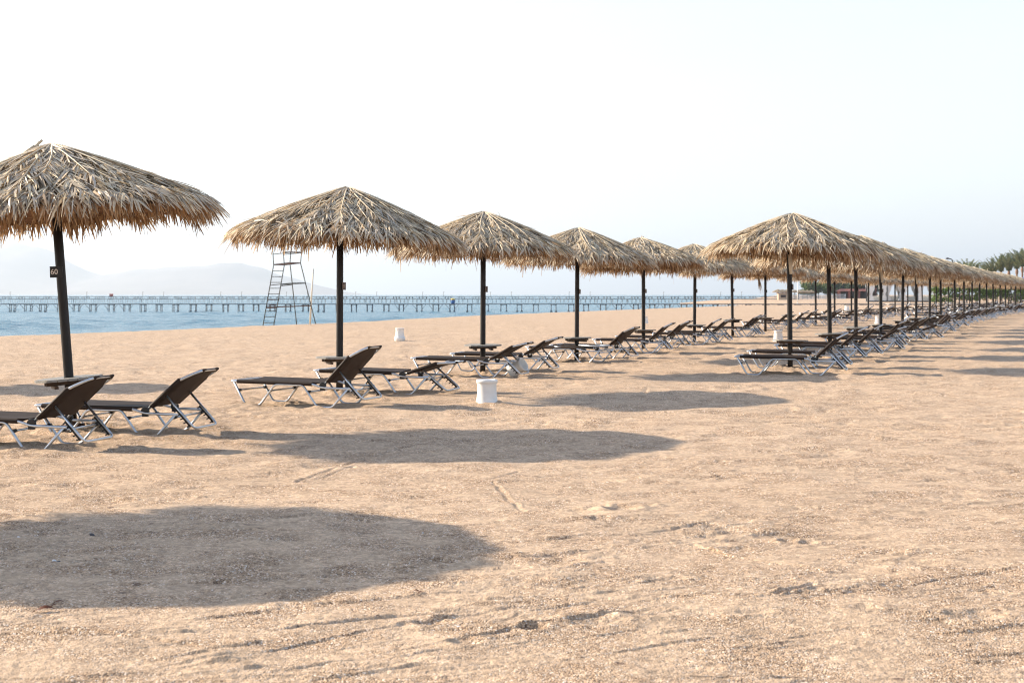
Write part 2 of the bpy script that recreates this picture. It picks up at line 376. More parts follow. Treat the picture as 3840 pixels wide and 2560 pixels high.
# poles of the two rows of umbrellas (x to the right, y away from the camera)
ROW_SEA = [(-5.35, 8.42), (-4.0, 13.6), (-2.16, 18.7), (-.467, 23.85), (1.25, 28.9), (3.02, 34.3), (4.81, 39.4), (6.65, 45.0), (8.57, 50.5),
           (10.37, 56), (12.41, 61), (14.37, 66.5), (16.37, 72), (18.48, 77.5), (20.5, 83), (22.7, 88.5), (24.9, 94)]
for k in range(1, 12): ROW_SEA.append((24.9 + 2.5 * k, 94 + 5.6 * k))
_pl = [(25, 1815), (29.9, 1907), (34.6, 1966), (39.2, 2023), (43.9, 2072), (48.2, 2104), (52.6, 2135), (57, 2161), (62.5, 2193), (67.5, 2214), (72.5, 2232),
       (77.5, 2250), (82.5, 2266), (87.5, 2282), (92.5, 2297), (97.5, 2310), (103, 2322), (109, 2333), (115, 2344), (121, 2353)]
ROW_LAND = [((p - 1176) * 2.9155e-4 * d, d) for d, p in _pl]

def ground_z(x, y):
    """smooth height without the fine relief"""
    s = (x - np.interp(y, EDGE_D, EDGE_X)) * .75
    z = -np.log1p(np.exp(np.clip(-s * 1.6, -40, 40))) / 1.6 * .12
    return np.maximum(z, -3.0) + slope_z(x, y)

def grid_mesh(name, X, Y, Z, mat):
    ny, nx = X.shape
    co = np.stack([X, Y, Z], -1).reshape(-1, 3).astype(np.float32)
    idx = np.arange(nx * ny).reshape(ny, nx)
    q = np.stack([idx[:-1, :-1], idx[:-1, 1:], idx[1:, 1:], idx[1:, :-1]], -1).reshape(-1, 4).astype(np.int32)
    me = bpy.data.meshes.new(name)
    me.vertices.add(len(co)); me.vertices.foreach_set('co', co.ravel())
    me.loops.add(q.size); me.loops.foreach_set('vertex_index', q.ravel())
    me.polygons.add(len(q)); me.polygons.foreach_set('loop_start', np.arange(0, q.size, 4, dtype=np.int32))
    me.polygons.foreach_set('use_smooth', np.ones(len(q), bool))
    me.materials.append(mat); me.update(calc_edges=True); me.validate()
    return me

def fan_rows(y0, y1, step):
    return EYE * 5600 / (np.arange(y0, y1, -step) - 1104.0)

rows = np.concatenate([[-80, -30, -10, -3, 0.2, 1.2, 2.2, 3.0, 3.6, 4.0], fan_rows(2760, 1112, 2.1), [1100, 1500, 2500, 4500]])
tn = np.concatenate([[-4, -2.2, -1.3, -.9, -.7, -.58, -.5], np.arange(-.44, .4401, .00098), [.5, .58, .7, .9, 1.3, 2.2, 4]])
DD, TT = np.meshgrid(rows, tn, indexing='ij')
WX = TT * np.maximum(DD, 4.0 - 0 * DD) ; WX = np.where(DD < 4, TT * (12 - 2 * np.clip(DD, -80, 4)), WX)
fanw = np.clip((DD - 4) / .6, 0, 1); WX = TT * np.where(DD < 4.6, 4 + (1 - fanw) * 1.0, DD) * np.where(DD < 0, 1 - DD / 6, 1)
relief = sand_height(WX, DD) * np.clip((DD - 1) / 2, 0, 1) * np.clip(1.2 - DD / 260, 0.0, 1)
GZ = ground_z(WX, DD) + relief
ground = link('sand_beach', grid_mesh('sand_beach', WX, DD, GZ, SAND)); tag(ground, kind='structure')

def gz(x, y):
    xa, ya = np.array([[float(x)]]), np.array([[float(y)]])
    return float((ground_z(xa, ya) + sand_height(xa, ya) * np.clip(1.2 - ya / 260, 0, 1))[0, 0])

# sea: real waves near the shore, one sheet out to the horizon
srow = np.concatenate([[-6000, -300, -100, 0, 20], (EYE - SEA_Z) * 5600 / (np.arange(1330, 1107, -.9) - 1104.0), [4500, 9000, 16000, 30000]])
stn = np.concatenate([[-12, -5, -2, -1, -.6], np.arange(-.40, .2801, .0016), [.5, 1, 2, 5, 12]])
SD, ST = np.meshgrid(srow, stn, indexing='ij'); SX = ST * np.maximum(SD, 60)
wz = np.zeros_like(SX)
wr = np.random.RandomState(3)
for k in range(26):
    lam = 1.1 * 1.16 ** wr.uniform(0, 12); ang = R(-70 + wr.normal(0, 28)); kx, ky = math.cos(ang) * 2 * math.pi / lam, math.sin(ang) * 2 * math.pi / lam
    amp = .0085 * lam ** .85
    wz += amp * np.sin(kx * SX + ky * SD + wr.uniform(0, 6.28)) * np.clip(lam * 60 / np.maximum(SD, 1), 0, 1)
wz *= (.7 + .6 * gnoise(SX / 14, SD / 22, 31)) * np.clip(2.0 - SD / 260, 0, 1)
sea = link('sea_water', grid_mesh('sea_water', SX, SD, SEA_Z + wz, WATER)); tag(sea, kind='structure')

# desert mountains across the strait
def mountains():
    D = 11000.0
    prof = [(-900, 676), (-500, 640), (-250, 600), (-80, 578), (0, 570), (40, 565), (90, 574), (125, 590), (160, 610), (200, 625), (240, 634), (300, 626), (350, 622), (400, 614), (460, 612), (510, 607), (560, 611), (610, 622), (650, 634), (690, 645), (740, 657), (790, 668), (830, 674), (900, 690)]
    xs = [(p[0] * 1.6327 - 1920) / 5600 * D for p in prof]; hs = [(676 - p[1]) * 1.6327 / 5600 * D * 1.12 for p in prof]; crest = lambda X: 14 * gnoise(X / 420, X * 0 + 2.3, 91) + 9 * gnoise(X / 150, X * 0 + 5.1, 92)
    gx = np.linspace(xs[0], xs[-1], 260); gy = np.linspace(-1900, 1900, 40)
    GX, GY = np.meshgrid(gx, gy)
    ridge = np.interp(GX, xs, hs); ridge = ridge + crest(GX) * np.clip(ridge / 60, 0, 1)
    fall = np.clip(1 - np.abs(GY) / 1900, 0, 1) ** 1.15
    n = sum(gnoise(GX / l + 3, GY / l, 60 + i) * a for i, (l, a) in enumerate([(900, .22), (420, .14), (190, .07), (90, .035)]))
    Z = ridge * fall * (1 + n * (1 - fall * .75)) + n * 60 * fall * (1 - fall) - 6
    m = simple('desert_rock', (.22, .185, .165), 0.95, noise=(.002, .002, .004), var=.3, spec=.1)
    o = link('mountains', grid_mesh('mountains', GX, GY + D, Z, m)); tag(o, kind='structure')
mountains()

# ------------------------------------------------------------------ hazy air over the strait
def haze():
    m = bpy.data.materials.new('sea_haze'); m.use_nodes = True; N = m.node_tree.nodes; N.remove(N['Principled BSDF'])
    v = N.new('ShaderNodeVolumePrincipled'); v.inputs['Color'].default_value = (.80, .90, 1, 1); v.inputs['Density'].default_value = HAZE; v.inputs['Anisotropy'].default_value = .35
    m.node_tree.links.new(v.outputs[0], N['Material Output'].inputs['Volume'])
    mb = MB(); mb.box((0, 12500, 215), (48000, 40000, 480)); o = link('haze', mb.mesh('haze', m)); tag(o, kind='stuff')
haze()

# ------------------------------------------------------------------ thatched umbrella
RIM, APEX = 1.40, 2.535
def zc(r): return APEX - .385 * r - .012 * r * r
def strip(mb, p0, d, nrm, L, w, segs=3, mat=0, droop=0.0, taper=.35, hang=True, twist=0.0):
    d = d.normalized(); side = d.cross(nrm).normalized()
    if twist: side = (side * math.cos(twist) + nrm * math.sin(twist)).normalized()
    V = []
    for i in range(segs + 1):
        t = i / segs; p = p0 + d * (L * t); p.z -= droop * t * t * L
        if hang:
            r = math.hypot(p.x, p.y)
            if r > RIM:
                e = r - RIM; k = (RIM + e * .78) / r
                p = Vector((p.x * k, p.y * k, p.z - e * .20))
        ww = w * (1 - (1 - taper) * t * t) / 2
        V.append(p - side * ww); V.append(p + side * ww)
    mb.add(V, [(2 * i, 2 * i + 1, 2 * i + 3, 2 * i + 2) for i in range(segs)], mat)

def surf(phi, r, lift=0.0):
    return Vector((r * math.cos(phi), r * math.sin(phi), zc(r) + lift))

def canopy_mesh(seed, sticks=False, dens=1.0):
    g = random.Random(seed); mb = MB()
    lobe = [g.uniform(0, 6.28) for _ in range(4)]
    def ragged(phi): return 1 + .14 * math.sin(3 * phi + lobe[0]) + .12 * math.sin(7 * phi + lobe[1]) + .14 * math.sin(13 * phi + lobe[2]) + .12 * math.sin(23 * phi + lobe[3])
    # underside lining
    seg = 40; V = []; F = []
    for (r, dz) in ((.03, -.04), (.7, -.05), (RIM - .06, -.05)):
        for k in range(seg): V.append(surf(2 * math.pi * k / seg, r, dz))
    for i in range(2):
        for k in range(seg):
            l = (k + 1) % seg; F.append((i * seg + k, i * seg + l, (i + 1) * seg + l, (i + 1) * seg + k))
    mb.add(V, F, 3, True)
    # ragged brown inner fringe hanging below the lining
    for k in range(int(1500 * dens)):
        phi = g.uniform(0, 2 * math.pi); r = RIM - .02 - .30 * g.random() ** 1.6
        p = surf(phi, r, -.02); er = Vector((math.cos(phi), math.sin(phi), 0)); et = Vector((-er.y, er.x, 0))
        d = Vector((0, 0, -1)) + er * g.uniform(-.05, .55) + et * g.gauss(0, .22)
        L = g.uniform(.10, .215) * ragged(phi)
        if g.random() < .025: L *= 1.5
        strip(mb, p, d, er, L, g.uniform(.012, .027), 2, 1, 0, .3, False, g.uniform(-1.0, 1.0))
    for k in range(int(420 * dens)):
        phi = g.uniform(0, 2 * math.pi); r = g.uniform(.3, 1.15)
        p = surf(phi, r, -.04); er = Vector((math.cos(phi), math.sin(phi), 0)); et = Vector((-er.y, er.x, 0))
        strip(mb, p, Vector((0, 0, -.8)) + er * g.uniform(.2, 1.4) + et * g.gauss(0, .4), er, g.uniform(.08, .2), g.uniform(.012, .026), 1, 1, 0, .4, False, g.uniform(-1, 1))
    # tiers of palm fronds: a rib with leaflets swept towards its tip
    def frond(phi0, ra, rb, lift, width):
        bend = g.gauss(0, .10); n = max(6, int((rb - ra) / .022 * dens))
        if width:
            pts = []
            for i in range(7):
                t = i / 6; r = ra + (rb - ra) * t; pts.append(surf(phi0 + bend * t * t, r, lift + .012 + .02 * math.sin(3.1 * t)))
            mb.tube(pts, .011, 4, mat=2, r2=.004)
        for i in range(n):
            t = (i + g.random()) / n; r = ra + (rb - ra) * t; phi = phi0 + bend * t * t
            p = surf(phi, r, lift + g.uniform(-.012, .022))
            er = (surf(phi, r + .01) - surf(phi, r)).normalized(); et = Vector((-math.sin(phi), math.cos(phi), 0)); nrm = er.cross(et)
            if nrm.z < 0: nrm = -nrm
            for sd in (-1, 1):
                a = R(g.uniform(13, 38)) * (1 - .35 * t)
                d = er * math.cos(a) + et * (sd * math.sin(a)) + nrm * g.uniform(-.10, .13)
                L = g.uniform(.22, .36) * (1 - .25 * t)
                strip(mb, p.copy(), d, nrm, L, g.uniform(.013, .027), 3, 0, g.uniform(.0, .16), .3, True, g.gauss(0, .36))
    for k in range(int(38)):
        frond(2 * math.pi * (k + g.uniform(-.4, .4)) / 38, g.uniform(.50, .78), RIM - .02 + g.uniform(-.05, .05), .012, g.random() < .3)
    for k in range(int(30)):
        frond(2 * math.pi * (k + g.uniform(-.4, .4)) / 30, g.uniform(.22, .42), g.uniform(1.12, 1.36), .035, g.random() < .5)
    for k in range(int(21)):
        frond(2 * math.pi * (k + g.uniform(-.35, .35)) / 21, g.uniform(.02, .10), g.uniform(.95, 1.33), .062, True)
    # grey skirt that curls over the rim
    for k in range(int(1600 * dens)):
        phi = g.uniform(0, 2 * math.pi); r = g.uniform(1.12, RIM - .04)
        p = surf(phi, r, g.uniform(.0, .05)); er = (surf(phi, r + .01) - surf(phi, r)).normalized(); et = Vector((-math.sin(phi), math.cos(phi), 0)); nrm = er.cross(et)
        if nrm.z < 0: nrm = -nrm
        d = er + et * g.gauss(0, .38) + nrm * g.uniform(-.05, .1)
        strip(mb, p, d, nrm, g.uniform(.16, .29) * ragged(phi), g.uniform(.012, .026), 4, 0 if g.random() < .72 else 1, g.uniform(.0, .34), .3, True, g.gauss(0, .5))
    # stray and cross-lying leaves
    for k in range(int(90 * dens)):
        phi = g.uniform(0, 2 * math.pi); r = g.uniform(.1, 1.3); p = surf(phi, r, g.uniform(.05, .085))
        er = (surf(phi, r + .01) - surf(phi, r)).normalized(); et = Vector((-math.sin(phi), math.cos(phi), 0)); nrm = er.cross(et)
        if nrm.z < 0: nrm = -nrm
        strip(mb, p, er * g.uniform(-.1, 1) + et * g.gauss(0, 1.0) + nrm * g.uniform(-.04, .08), nrm, g.uniform(.15, .36), g.uniform(.010, .020), 3, 0, g.uniform(0, .3), .3, True, g.gauss(0, .5))
    # crown of cut stalks at the apex
    for k in range(26):
        phi = g.uniform(0, 2 * math.pi); a = surf(phi, g.uniform(.10, .26), .06); b = surf(phi + g.gauss(0, .25), g.uniform(.0, .05), g.uniform(.03, .07))
        mb.tube([a, b], g.uniform(.006, .012), 5, mat=2 if g.random() < .5 else 0)
    if sticks:
        for phi, l in ((2.75, .30), (2.95, .22), (3.3, .16), (2.5, .2), (3.0, .12)):
            a = surf(phi, .34, .07); b = surf(phi, .06 + g.uniform(0, .1), .09 + .03 * g.random()); mb.tube([a, b + Vector((0, 0, l * .12))], .012, 5, mat=2)
    return mb.mesh('thatch_canopy', [STRAW, BROWN_STRAW, RIB, LINER])

CANOPIES = [canopy_mesh(100 + i, sticks=(i == 0)) for i in range(5)]
CANOPY_FAR = [canopy_mesh(300 + i, dens=.38) for i in range(2)]

def mesh_pole(r, h, z0=-.2):
    mb = MB(); mb.lathe([(r * 1.04, z0), (r, .4), (r * .985, h * .6), (r * .96, h)], 20); return mb.mesh('umbrella_pole', POLE)
POLE_ME = mesh_pole(.043, 2.50)

def table_meshes():
    mb = MB(); n = 7; Rr = .30; w = 2 * Rr / n
    for i in range(n):
        x0 = -Rr + i * w + .004; x1 = x0 + w - .008
        def hy(x): return math.sqrt(max(Rr * Rr - x * x, .0009)) * .97
        a0, a1 = hy(x0), hy(x1)
        segs = [(-1,), (1,)]
        parts = [(-a0, a0, -a1, a1)]
        if abs((x0 + x1) / 2) < .05:                    # slats cut where the pole passes through
            parts = [(-a0, -.052, -a1, -.052), (.052, a0, .052, a1)]
        for (l0, h0, l1, h1) in parts:
            P = [(x0, l0, 0), (x0, h0, 0), (x1, h1, 0), (x1, l1, 0)]
            V = P + [(x, y, .022) for x, y, z in P]
            mb.add(V, [(0, 1, 2, 3), (7, 6, 5, 4), (0, 4, 5, 1), (1, 5, 6, 2), (2, 6, 7, 3), (3, 7, 4, 0)])
    top = mb.mesh('table_slats', TABLEWOOD)
    mb = MB()
    for s in (-1, 1): mb.box((0, s * .065, -.021), (.42, .035, .038))
    for s in (-1, 1): mb.box((s * .13, 0, -.055), (.035, .30, .028))
    return top, mb.mesh('table_battens', BATTEN)
TABLE_TOP, TABLE_BATTEN = table_meshes()

def text_mesh(txt, size, mat):
    cu = bpy.data.curves.new('digits', 'FONT'); cu.body = txt; cu.size = size; cu.extrude = .0012; cu.align_x = 'CENTER'; cu.align_y = 'CENTER'; cu.offset = size * .018
    o = bpy.data.objects.new('digits_tmp', cu); COL.objects.link(o)
    dg = bpy.context.evaluated_depsgraph_get(); dg.update()
    me = bpy.data.meshes.new_from_object(o.evaluated_get(dg)); bpy.data.objects.remove(o); me.materials.clear(); me.materials.append(mat)
    return me

def plate_mesh(mat, w=.106, h=.102):
    mb = MB(); mb.box((0, 0, 0), (w, .005, h)); mb.box((w * .5 + .004, .010, 0), (.006, .024, h))     # sheet with one folded edge
    for s in (-1, 1): mb.lathe([(.004, 0), (.003, .003)], 8, center=(-.004, 0, 0)); break
    return mb.mesh('number_plate', mat)
PLATE_BLACK = plate_mesh(PLATE); PLATE_RUST = plate_mesh(RUSTPLATE, .09, .095)

def umbrella(i, row, x, y, label, group, near, tilt=(0, 0), number=None, canopy=None, spin=None, stalk=False, loose=False, clamp=False, hs=1.0):
    z = gz(x, y)
    u = empty('straw_umbrella', (x, y, z), 0, tilt); tag(u, label, 'umbrella', group)
    link('pole', POLE_ME, u)
    me = canopy if canopy is not None else (CANOPIES[(i * 3 + row) % 5] if near else CANOPY_FAR[i % 2])
    c = link('thatch_canopy', me, u); c.rotation_euler = (rnd.gauss(0, .02), rnd.gauss(0, .02), rnd.uniform(0, 6.28) if spin is None else spin)
    k = hs * rnd.uniform(.985, 1.02); c.scale = (k, k, 1)
    t = link('tabletop', TABLE_TOP, u, (0, 0, .455)); t.rotation_euler = (rnd.gauss(0, .012), rnd.gauss(0, .02), rnd.gauss(.35, .25))
    link('batten', TABLE_BATTEN, t)
    if near:
        if number == '60':
            p = link('number_plate', PLATE_BLACK, u, (-.030, -.050, 1.44)); p.rotation_euler = (0, .05, .05)
            d = link('digits', text_mesh('60', .066, DIGIT), p, (-.013, -.0042, .0)); d.rotation_euler = (R(90), 0, 0)
        else:
            p = link('number_plate', PLATE_RUST, u, (.052, -.012, 1.36)); p.rotation_euler = (0, 0, R(68 + rnd.gauss(0, 4)))
            if number:
                d = link('digits', text_mesh(number, .062, RUSTDIGIT), p, (0, -.0040, 0)); d.rotation_euler = (R(90), 0, 0)
    if stalk:                                       # pale split frond stalk hanging in front of the pole
        mb = MB(); mb.tube([(0, -.055, 1.90), (.008, -.062, 1.72), (.014, -.064, 1.57)], .040, 6, mat=0, r2=.024, flat=.22)
        tag(link('frond_stalk', mb.mesh('frond_stalk', WHITEPOST), u), 'pale split frond stalk hanging against the pole')
    if loose:
        mb = MB(); g = random.Random(5)
        for k in range(26):
            strip(mb, Vector((.62 + g.gauss(0, .012), -1.12, 1.72)), Vector((.12 + g.gauss(0, .07), 0, -1 + g.gauss(0, .05))), Vector((0, 1, 0)), g.uniform(.25, .5), .014, 3, 0, 0, .4, False, g.uniform(-1, 1))
        link('loose_frond', mb.mesh('loose_frond', [BROWN_STRAW]), u)
    if clamp:
        mb = MB()
        mb.lathe([(.075, .00), (.085, .02), (.078, .05), (.052, .06), (.050, .085)], 14)
        for a in range(5):
            q = a * 1.256 + .3; mb.box((.085 * math.cos(q), .085 * math.sin(q), .035), (.05, .03, .03), Matrix.Rotation(q, 3, 'Z'))
        link('base_clamp', mb.mesh('base_clamp', RUST), u)
    return u

ORD = ['zeroth', 'first', 'second', 'third', 'fourth', 'fifth', 'sixth', 'seventh', 'eighth', 'ninth', 'tenth', 'eleventh', 'twelfth', 'thirteenth', 'fourteenth']
SEA_LABELS = {0: 'straw umbrella beside the camera whose round shadow covers the nearest sand', 1: 'straw umbrella on a leaning black pole with white number 60 plate',
              2: 'wide straw umbrella whose canopy hides the top of the steel watch tower', 3: 'straw umbrella on a black pole behind the white bin with a rim',
              4: 'straw umbrella whose pole stands behind the folded flat sunbed', 7: 'straw umbrella with a tuft of loose straw hanging from its rim'}
far_label = 'one of the small blurred straw umbrellas crowded at the far end'
far_group_u = 'straw umbrellas crowded at the far end of the beach'
for i, (x, y) in enumerate(ROW_SEA):
    near = y < 62
    if y < 73: lab = SEA_LABELS.get(i, f'{ORD[i]} straw umbrella of the seaward row, counting from the number 60 pole'); grp = 'straw umbrellas of the seaward row'
    else: lab, grp = far_label, far_group_u
    if i == 1: umbrella(i, 0, x, y, lab, grp, True, (R(.5), R(-4.2)), '60', CANOPIES[0], 0.0, clamp=True)
    elif i == 2: umbrella(i, 0, x, y, lab, grp, True, (0, R(.2)), '59', CANOPIES[1], .6)
    else: umbrella(i, 0, x, y, lab, grp, near, (R(rnd.gauss(0, .7)), R(rnd.gauss(0, .7))), loose=(i == 7), hs=.95 if i == 0 else 1)
umbrella(50, 0, -9.9, 21.6, 'straw umbrella standing near the water beyond the leaning number 60 umbrella', 'straw umbrellas of the seaward row', True)
LAND_LABELS = {0: 'foremost straw umbrella of the landward row, pale stalk hanging on its pole'}
for i, (x, y) in enumerate(ROW_LAND):
    near = y < 60
    if y < 64: lab = LAND_LABELS.get(i, f'{ORD[i + 1]} straw umbrella of the landward row, counting from the pale stalk one'); grp = 'straw umbrellas of the landward row'
    else: lab, grp = far_label, far_group_u
    umbrella(i, 1, x, y, lab, grp, near, (R(rnd.gauss(0, .5)), R(rnd.gauss(0, .5))), canopy=CANOPIES[2] if i == 0 else None, spin=1.0 if i == 0 else None, stalk=i in (0, 3, 5))

# ------------------------------------------------------------------ sunbeds
SC = 1.05
W = .315 * SC
def P3(x, z, y): return Vector((x * SC, y, z * SC))
HX, HZ = 1.17, .24
TR = .0135
def lounger_meshes():
    M = {}
    mb = MB()
    for_side = lambda y: [P3(1.50, .212, y), P3(1.17, .218, y), P3(1.03, .258, y), P3(.02, .272, y)]
    a = for_side(-W); b = for_side(W)
    mb.tube(a + list(reversed(b)), TR, 8, .04); M['bed_frame'] = mb.mesh('bed_frame', ALU)
    for nm, s in (('l', -1), ('r', 1)):
        y = s * (W - .002)
        mb = MB(); mb.tube([P3(.06, .262, y), P3(.205, .008, y), P3(.385, .004, y), P3(.575, .243, y), P3(.925, .243, y), P3(1.10, .006, y), P3(1.285, .002, y), P3(1.475, .212, y)], TR, 8, .045)
        M['leg_' + nm] = mb.mesh('leg_frame', ALU)
    # sling: wraps the side rails like a sleeve, sagging a little between them
    nx, prof = 14, [(-W, -.024), (-W - .023, 0), (-W, .022), (-W * .6, .012), (0, .004), (W * .6, .012), (W, .022), (W + .023, 0), (W, -.024), (W * .6, -.004), (0, -.010), (-W * .6, -.004)]
    V = []; n = len(prof)
    for i in range(nx + 1):
        x = .10 + (1.04 - .10) * i / nx; z = .272 - .014 * max(0, x - .02); sag = .014 * math.sin(math.pi * i / nx)
        for (y, dz) in prof: V.append((x * SC, y, z * SC + dz - sag * (1 - (abs(y) / W) ** 2 if abs(y) < W else 0)))
    F = [(i * n + k, (i + 1) * n + k, (i + 1) * n + (k + 1) % n, i * n + (k + 1) % n) for i in range(nx) for k in range(n)]
    mb = MB(); mb.add(V, F, 0, True); mb.add(V[:n], [tuple(range(n))]); mb.add(V[-n:], [tuple(reversed(range(n)))]); M['seat_sling'] = mb.mesh('seat_sling', SLING)
    for k, (x, z) in enumerate(((.115, .17), (.50, .17), (.99, .17), (1.46, .185))):
        mb = MB(); mb.tube([P3(x, z, -W), P3(x, z, W)], .010, 8)
        for s in (-1, 1): mb.tube([P3(x, z, s * W), P3(x, z, s * (W - .055))], .017, 8, mat=1)
        M[f'bar{k}'] = mb.mesh('crossbar', [ALU, PLASTIC])
    mb = MB(); mb.lathe([(.040, -.014), (.043, -.008), (.043, .008), (.040, .014)], 16); mb.box((0, -.03, 0), (.06, .05, .024))
    M['hinge'] = mb.mesh('hinge', PLASTIC)
    return M
LM = lounger_meshes()

BACKS = {}
def back_meshes(deg):
    if deg in BACKS: return BACKS[deg]
    th = R(deg); wB = W - .022
    def bp(s, y, off=0.0):
        """point on the backrest plane; the head end bends flatter"""
        s = s * .89; s1 = min(s, .445); s2 = max(0, s - .445); t2 = th - R(15) if deg < 90 else th
        x = HX * SC + (s1 * math.cos(th) + s2 * math.cos(t2)) * SC; z = HZ * SC + (s1 * math.sin(th) + s2 * math.sin(t2)) * SC
        return Vector((x - off * math.sin(th), y, z + off * math.cos(th)))
    mb = MB(); mb.tube([bp(0, -wB), bp(.50, -wB), bp(.66, -wB * .80), bp(.72, -wB * .55), bp(.72, wB * .55), bp(.66, wB * .80), bp(.50, wB), bp(0, wB)], TR, 8, .05)
    frame = mb.mesh('backrest_frame', ALU)
    rows_ = [(.07, wB), (.2, wB), (.35, wB), (.50, wB), (.56, wB * .84), (.64, wB * .62), (.695, wB * .54), (.742, wB * .53)]
    V = []; n = 10
    for (s, w) in rows_:
        edge = .022 if s <= .5 else .007
        if s > .69: edge = .022
        if s > .74: edge = .012
        sag = .016 * math.sin(math.pi * min(1, s / .72)); prof = [(-w, -edge), (-w - edge, 0), (-w, edge), (-w * .5, .004 - sag * .75), (w * .5, .004 - sag * .75), (w, edge), (w + edge, 0), (w, -edge), (w * .5, -.004 - sag * .75), (-w * .5, -.004 - sag * .75)]
        for (y, o) in prof: V.append(bp(s, y, o))
    F = [(i * n + k, (i + 1) * n + k, (i + 1) * n + (k + 1) % n, i * n + (k + 1) % n) for i in range(len(rows_) - 1) for k in range(n)]
    mb = MB(); mb.add(V, F, 0, True); mb.add(V[:n], [tuple(range(n))]); mb.add(V[-n:], [tuple(reversed(range(n)))])
    sling = mb.mesh('backrest_sling', SLING)
    wp = W - .065
    if deg > 90:
        A = P3(1.06, .315, 0); E = P3(1.46, .30, 0)
    else:
        A = bp(.265, 0); E0 = P3(1.525, .205, 0); d = (E0 - A).normalized(); Lp = .43 * SC
        if d.z < -.05: Lp = min(Lp, (A.z - .06) / -d.z)
        E = A + d * Lp
    mb = MB(); mb.tube([A + Vector((0, -wp, 0)), E + Vector((0, -wp, 0)), E + Vector((0, wp, 0)), A + Vector((0, wp, 0))], TR * .92, 8, .06)
    prop = mb.mesh('support_prop', ALU)
    d = (E - A).normalized(); nrm = Vector((d.z, 0, -d.x));
    if nrm.z > 0: nrm = -nrm
    if deg > 90: nrm = Vector((0, 0, -1))
    racks = []
    for s in (-1, 1):
        mb = MB(); rot = Matrix((d, Vector((0, 1, 0)), d.cross(Vector((0, 1, 0))))).transposed(); L = (E - A).length
        o = Vector((0, s * wp, 0)) + nrm * .016
        mb.box(A + d * (L * .66) + o, (L * .50, .012, .022), rot)
        for k in range(5):
            q = A + d * (L * (.44 + .11 * k)) + o + nrm * .018 - d * .004
            mb.box(q, (.012, .012, .034), rot @ Matrix.Rotation(.35, 3, 'Y'))
        racks.append(mb.mesh('toothed_rack', PLASTIC))
    BACKS[deg] = (frame, sling, prop, racks); return BACKS[deg]

def merged_frame():
    mb = MB()
    for y in (-W, W):
        mb.tube([P3(.02, .272, y), P3(1.03, .258, y), P3(1.17, .218, y), P3(1.5, .212, y)], TR, 5)
        mb.tube([P3(.06, .262, y), P3(.205, .008, y), P3(.385, .004, y), P3(.575, .243, y), P3(.925, .243, y), P3(1.10, .006, y), P3(1.285, .002, y), P3(1.475, .212, y)], TR, 5)
        mb.box(P3(HX, HZ, y), (.07, .03, .07), mat=1)
    mb.tube([P3(.02, .272, -W), P3(.02, .272, W)], TR, 5)
    return mb.mesh('bed_frame', [ALU, PLASTIC])
FAR_FRAME = merged_frame()

def make_lounger(deg, far=False):
    u = empty('sun_lounger', (0, 0, 0)); fr, sl, pr, rk = back_meshes(deg)
    link('seat_sling', LM['seat_sling'], u)
    b = link('backrest_frame', fr, u); link('backrest_sling', sl, b)
    p = link('support_prop', pr, u)
    if far: link('bed_frame', FAR_FRAME, u); return u
    for q in rk: link('toothed_rack', q, p)
    link('bed_frame', LM['bed_frame'], u); link('leg_frame', LM['leg_l'], u); link('leg_frame', LM['leg_r'], u)
    for k in range(4): link('crossbar', LM[f'bar{k}'], u)
    for s in (-1, 1):
        h = link('hinge', LM['hinge'], u, (HX * SC, s * (W - .004), HZ * SC)); h.rotation_euler = (R(90), 0, 0)
    return u
PROTO = {}; FEET = []
def lounger(deg, bx, by, yaw, label, group, far=False, at='rear', y_fix=True, size=1.0):
    """bx, by: ground point under the near side's rear foot (or the foot-end corner)"""
    if y_fix: bx, by = gp(1920 + bx / by * 5600, 1104 + EYE * 5600 / by)
    key = (deg, far)
    if key not in PROTO: o = PROTO[key] = make_lounger(deg, far)
    else: o = copy_tree(PROTO[key])
    loc = Vector((1.19 * SC, -W)) * size; o.scale = (size, size, size)
    c, s = math.cos(R(yaw)), math.sin(R(yaw))
    ox = bx - (c * loc.x - s * loc.y); oy = by - (s * loc.x + c * loc.y)
    mx, my = ox + c * .75, oy + s * .75
    zs = [gz(ox + c * t - s * v, oy + s * t + c * v) for t in (.3, 1.25) for v in (-W, W)] if not far else [gz(mx, my)]
    if not far:
        for t in (.295, 1.19):
            for v in (-W, W): FEET.append((ox + (c * t * SC - s * v) * size, oy + (s * t * SC + c * v) * size, .12, .007))
    o.location = (ox, oy, sum(zs) / len(zs) - .004); o.rotation_euler = (0, 0, R(yaw)); tag(o, label, 'sunbed', group)
    return o

GS, GL = 'sunbeds under the seaward umbrellas', 'sunbeds under the landward umbrellas'
lounger(42, -3.89, 12.14, -13, 'raised brown sunbed cut by the picture edge, in front of the 60 pole', GS, size=.89)
lounger(41, -3.275, 13.40, -13, 'raised brown sunbed just right of the leaning number 60 pole', GS, size=.90)
lounger(46, -2.085, 16.58, -20, 'brown sunbed with steep backrest in front of the second umbrella pole', GS, size=.955)
lounger(18, -1.358, 18.72, -17, 'brown sunbed with low backrest, between the steep one and white bin', GS)
lounger(29, -.377, 22.66, -15, 'brown sunbed directly behind the white bin with a rim', GS)
lounger(32, .16, 24.30, -14, 'brown sunbed with a tipped white bin under its head end', GS)
lounger(176, 1.34, 27.67, -26, 'sunbed with its backrest folded flat forward over the seat', GS)
lounger(41, 1.865, 29.30, -22, 'brown sunbed with raised backrest just right of the folded flat one', GS)
lounger(41, 2.915, 32.05, -14, 'nearer raised sunbed at the fifth seaward umbrella', GS)
lounger(41, 3.55, 34.5, -20, 'farther raised sunbed at the fifth seaward umbrella', GS)
lounger(41, 4.71, 37.6, -12, 'nearer raised sunbed at the sixth seaward umbrella', GS)
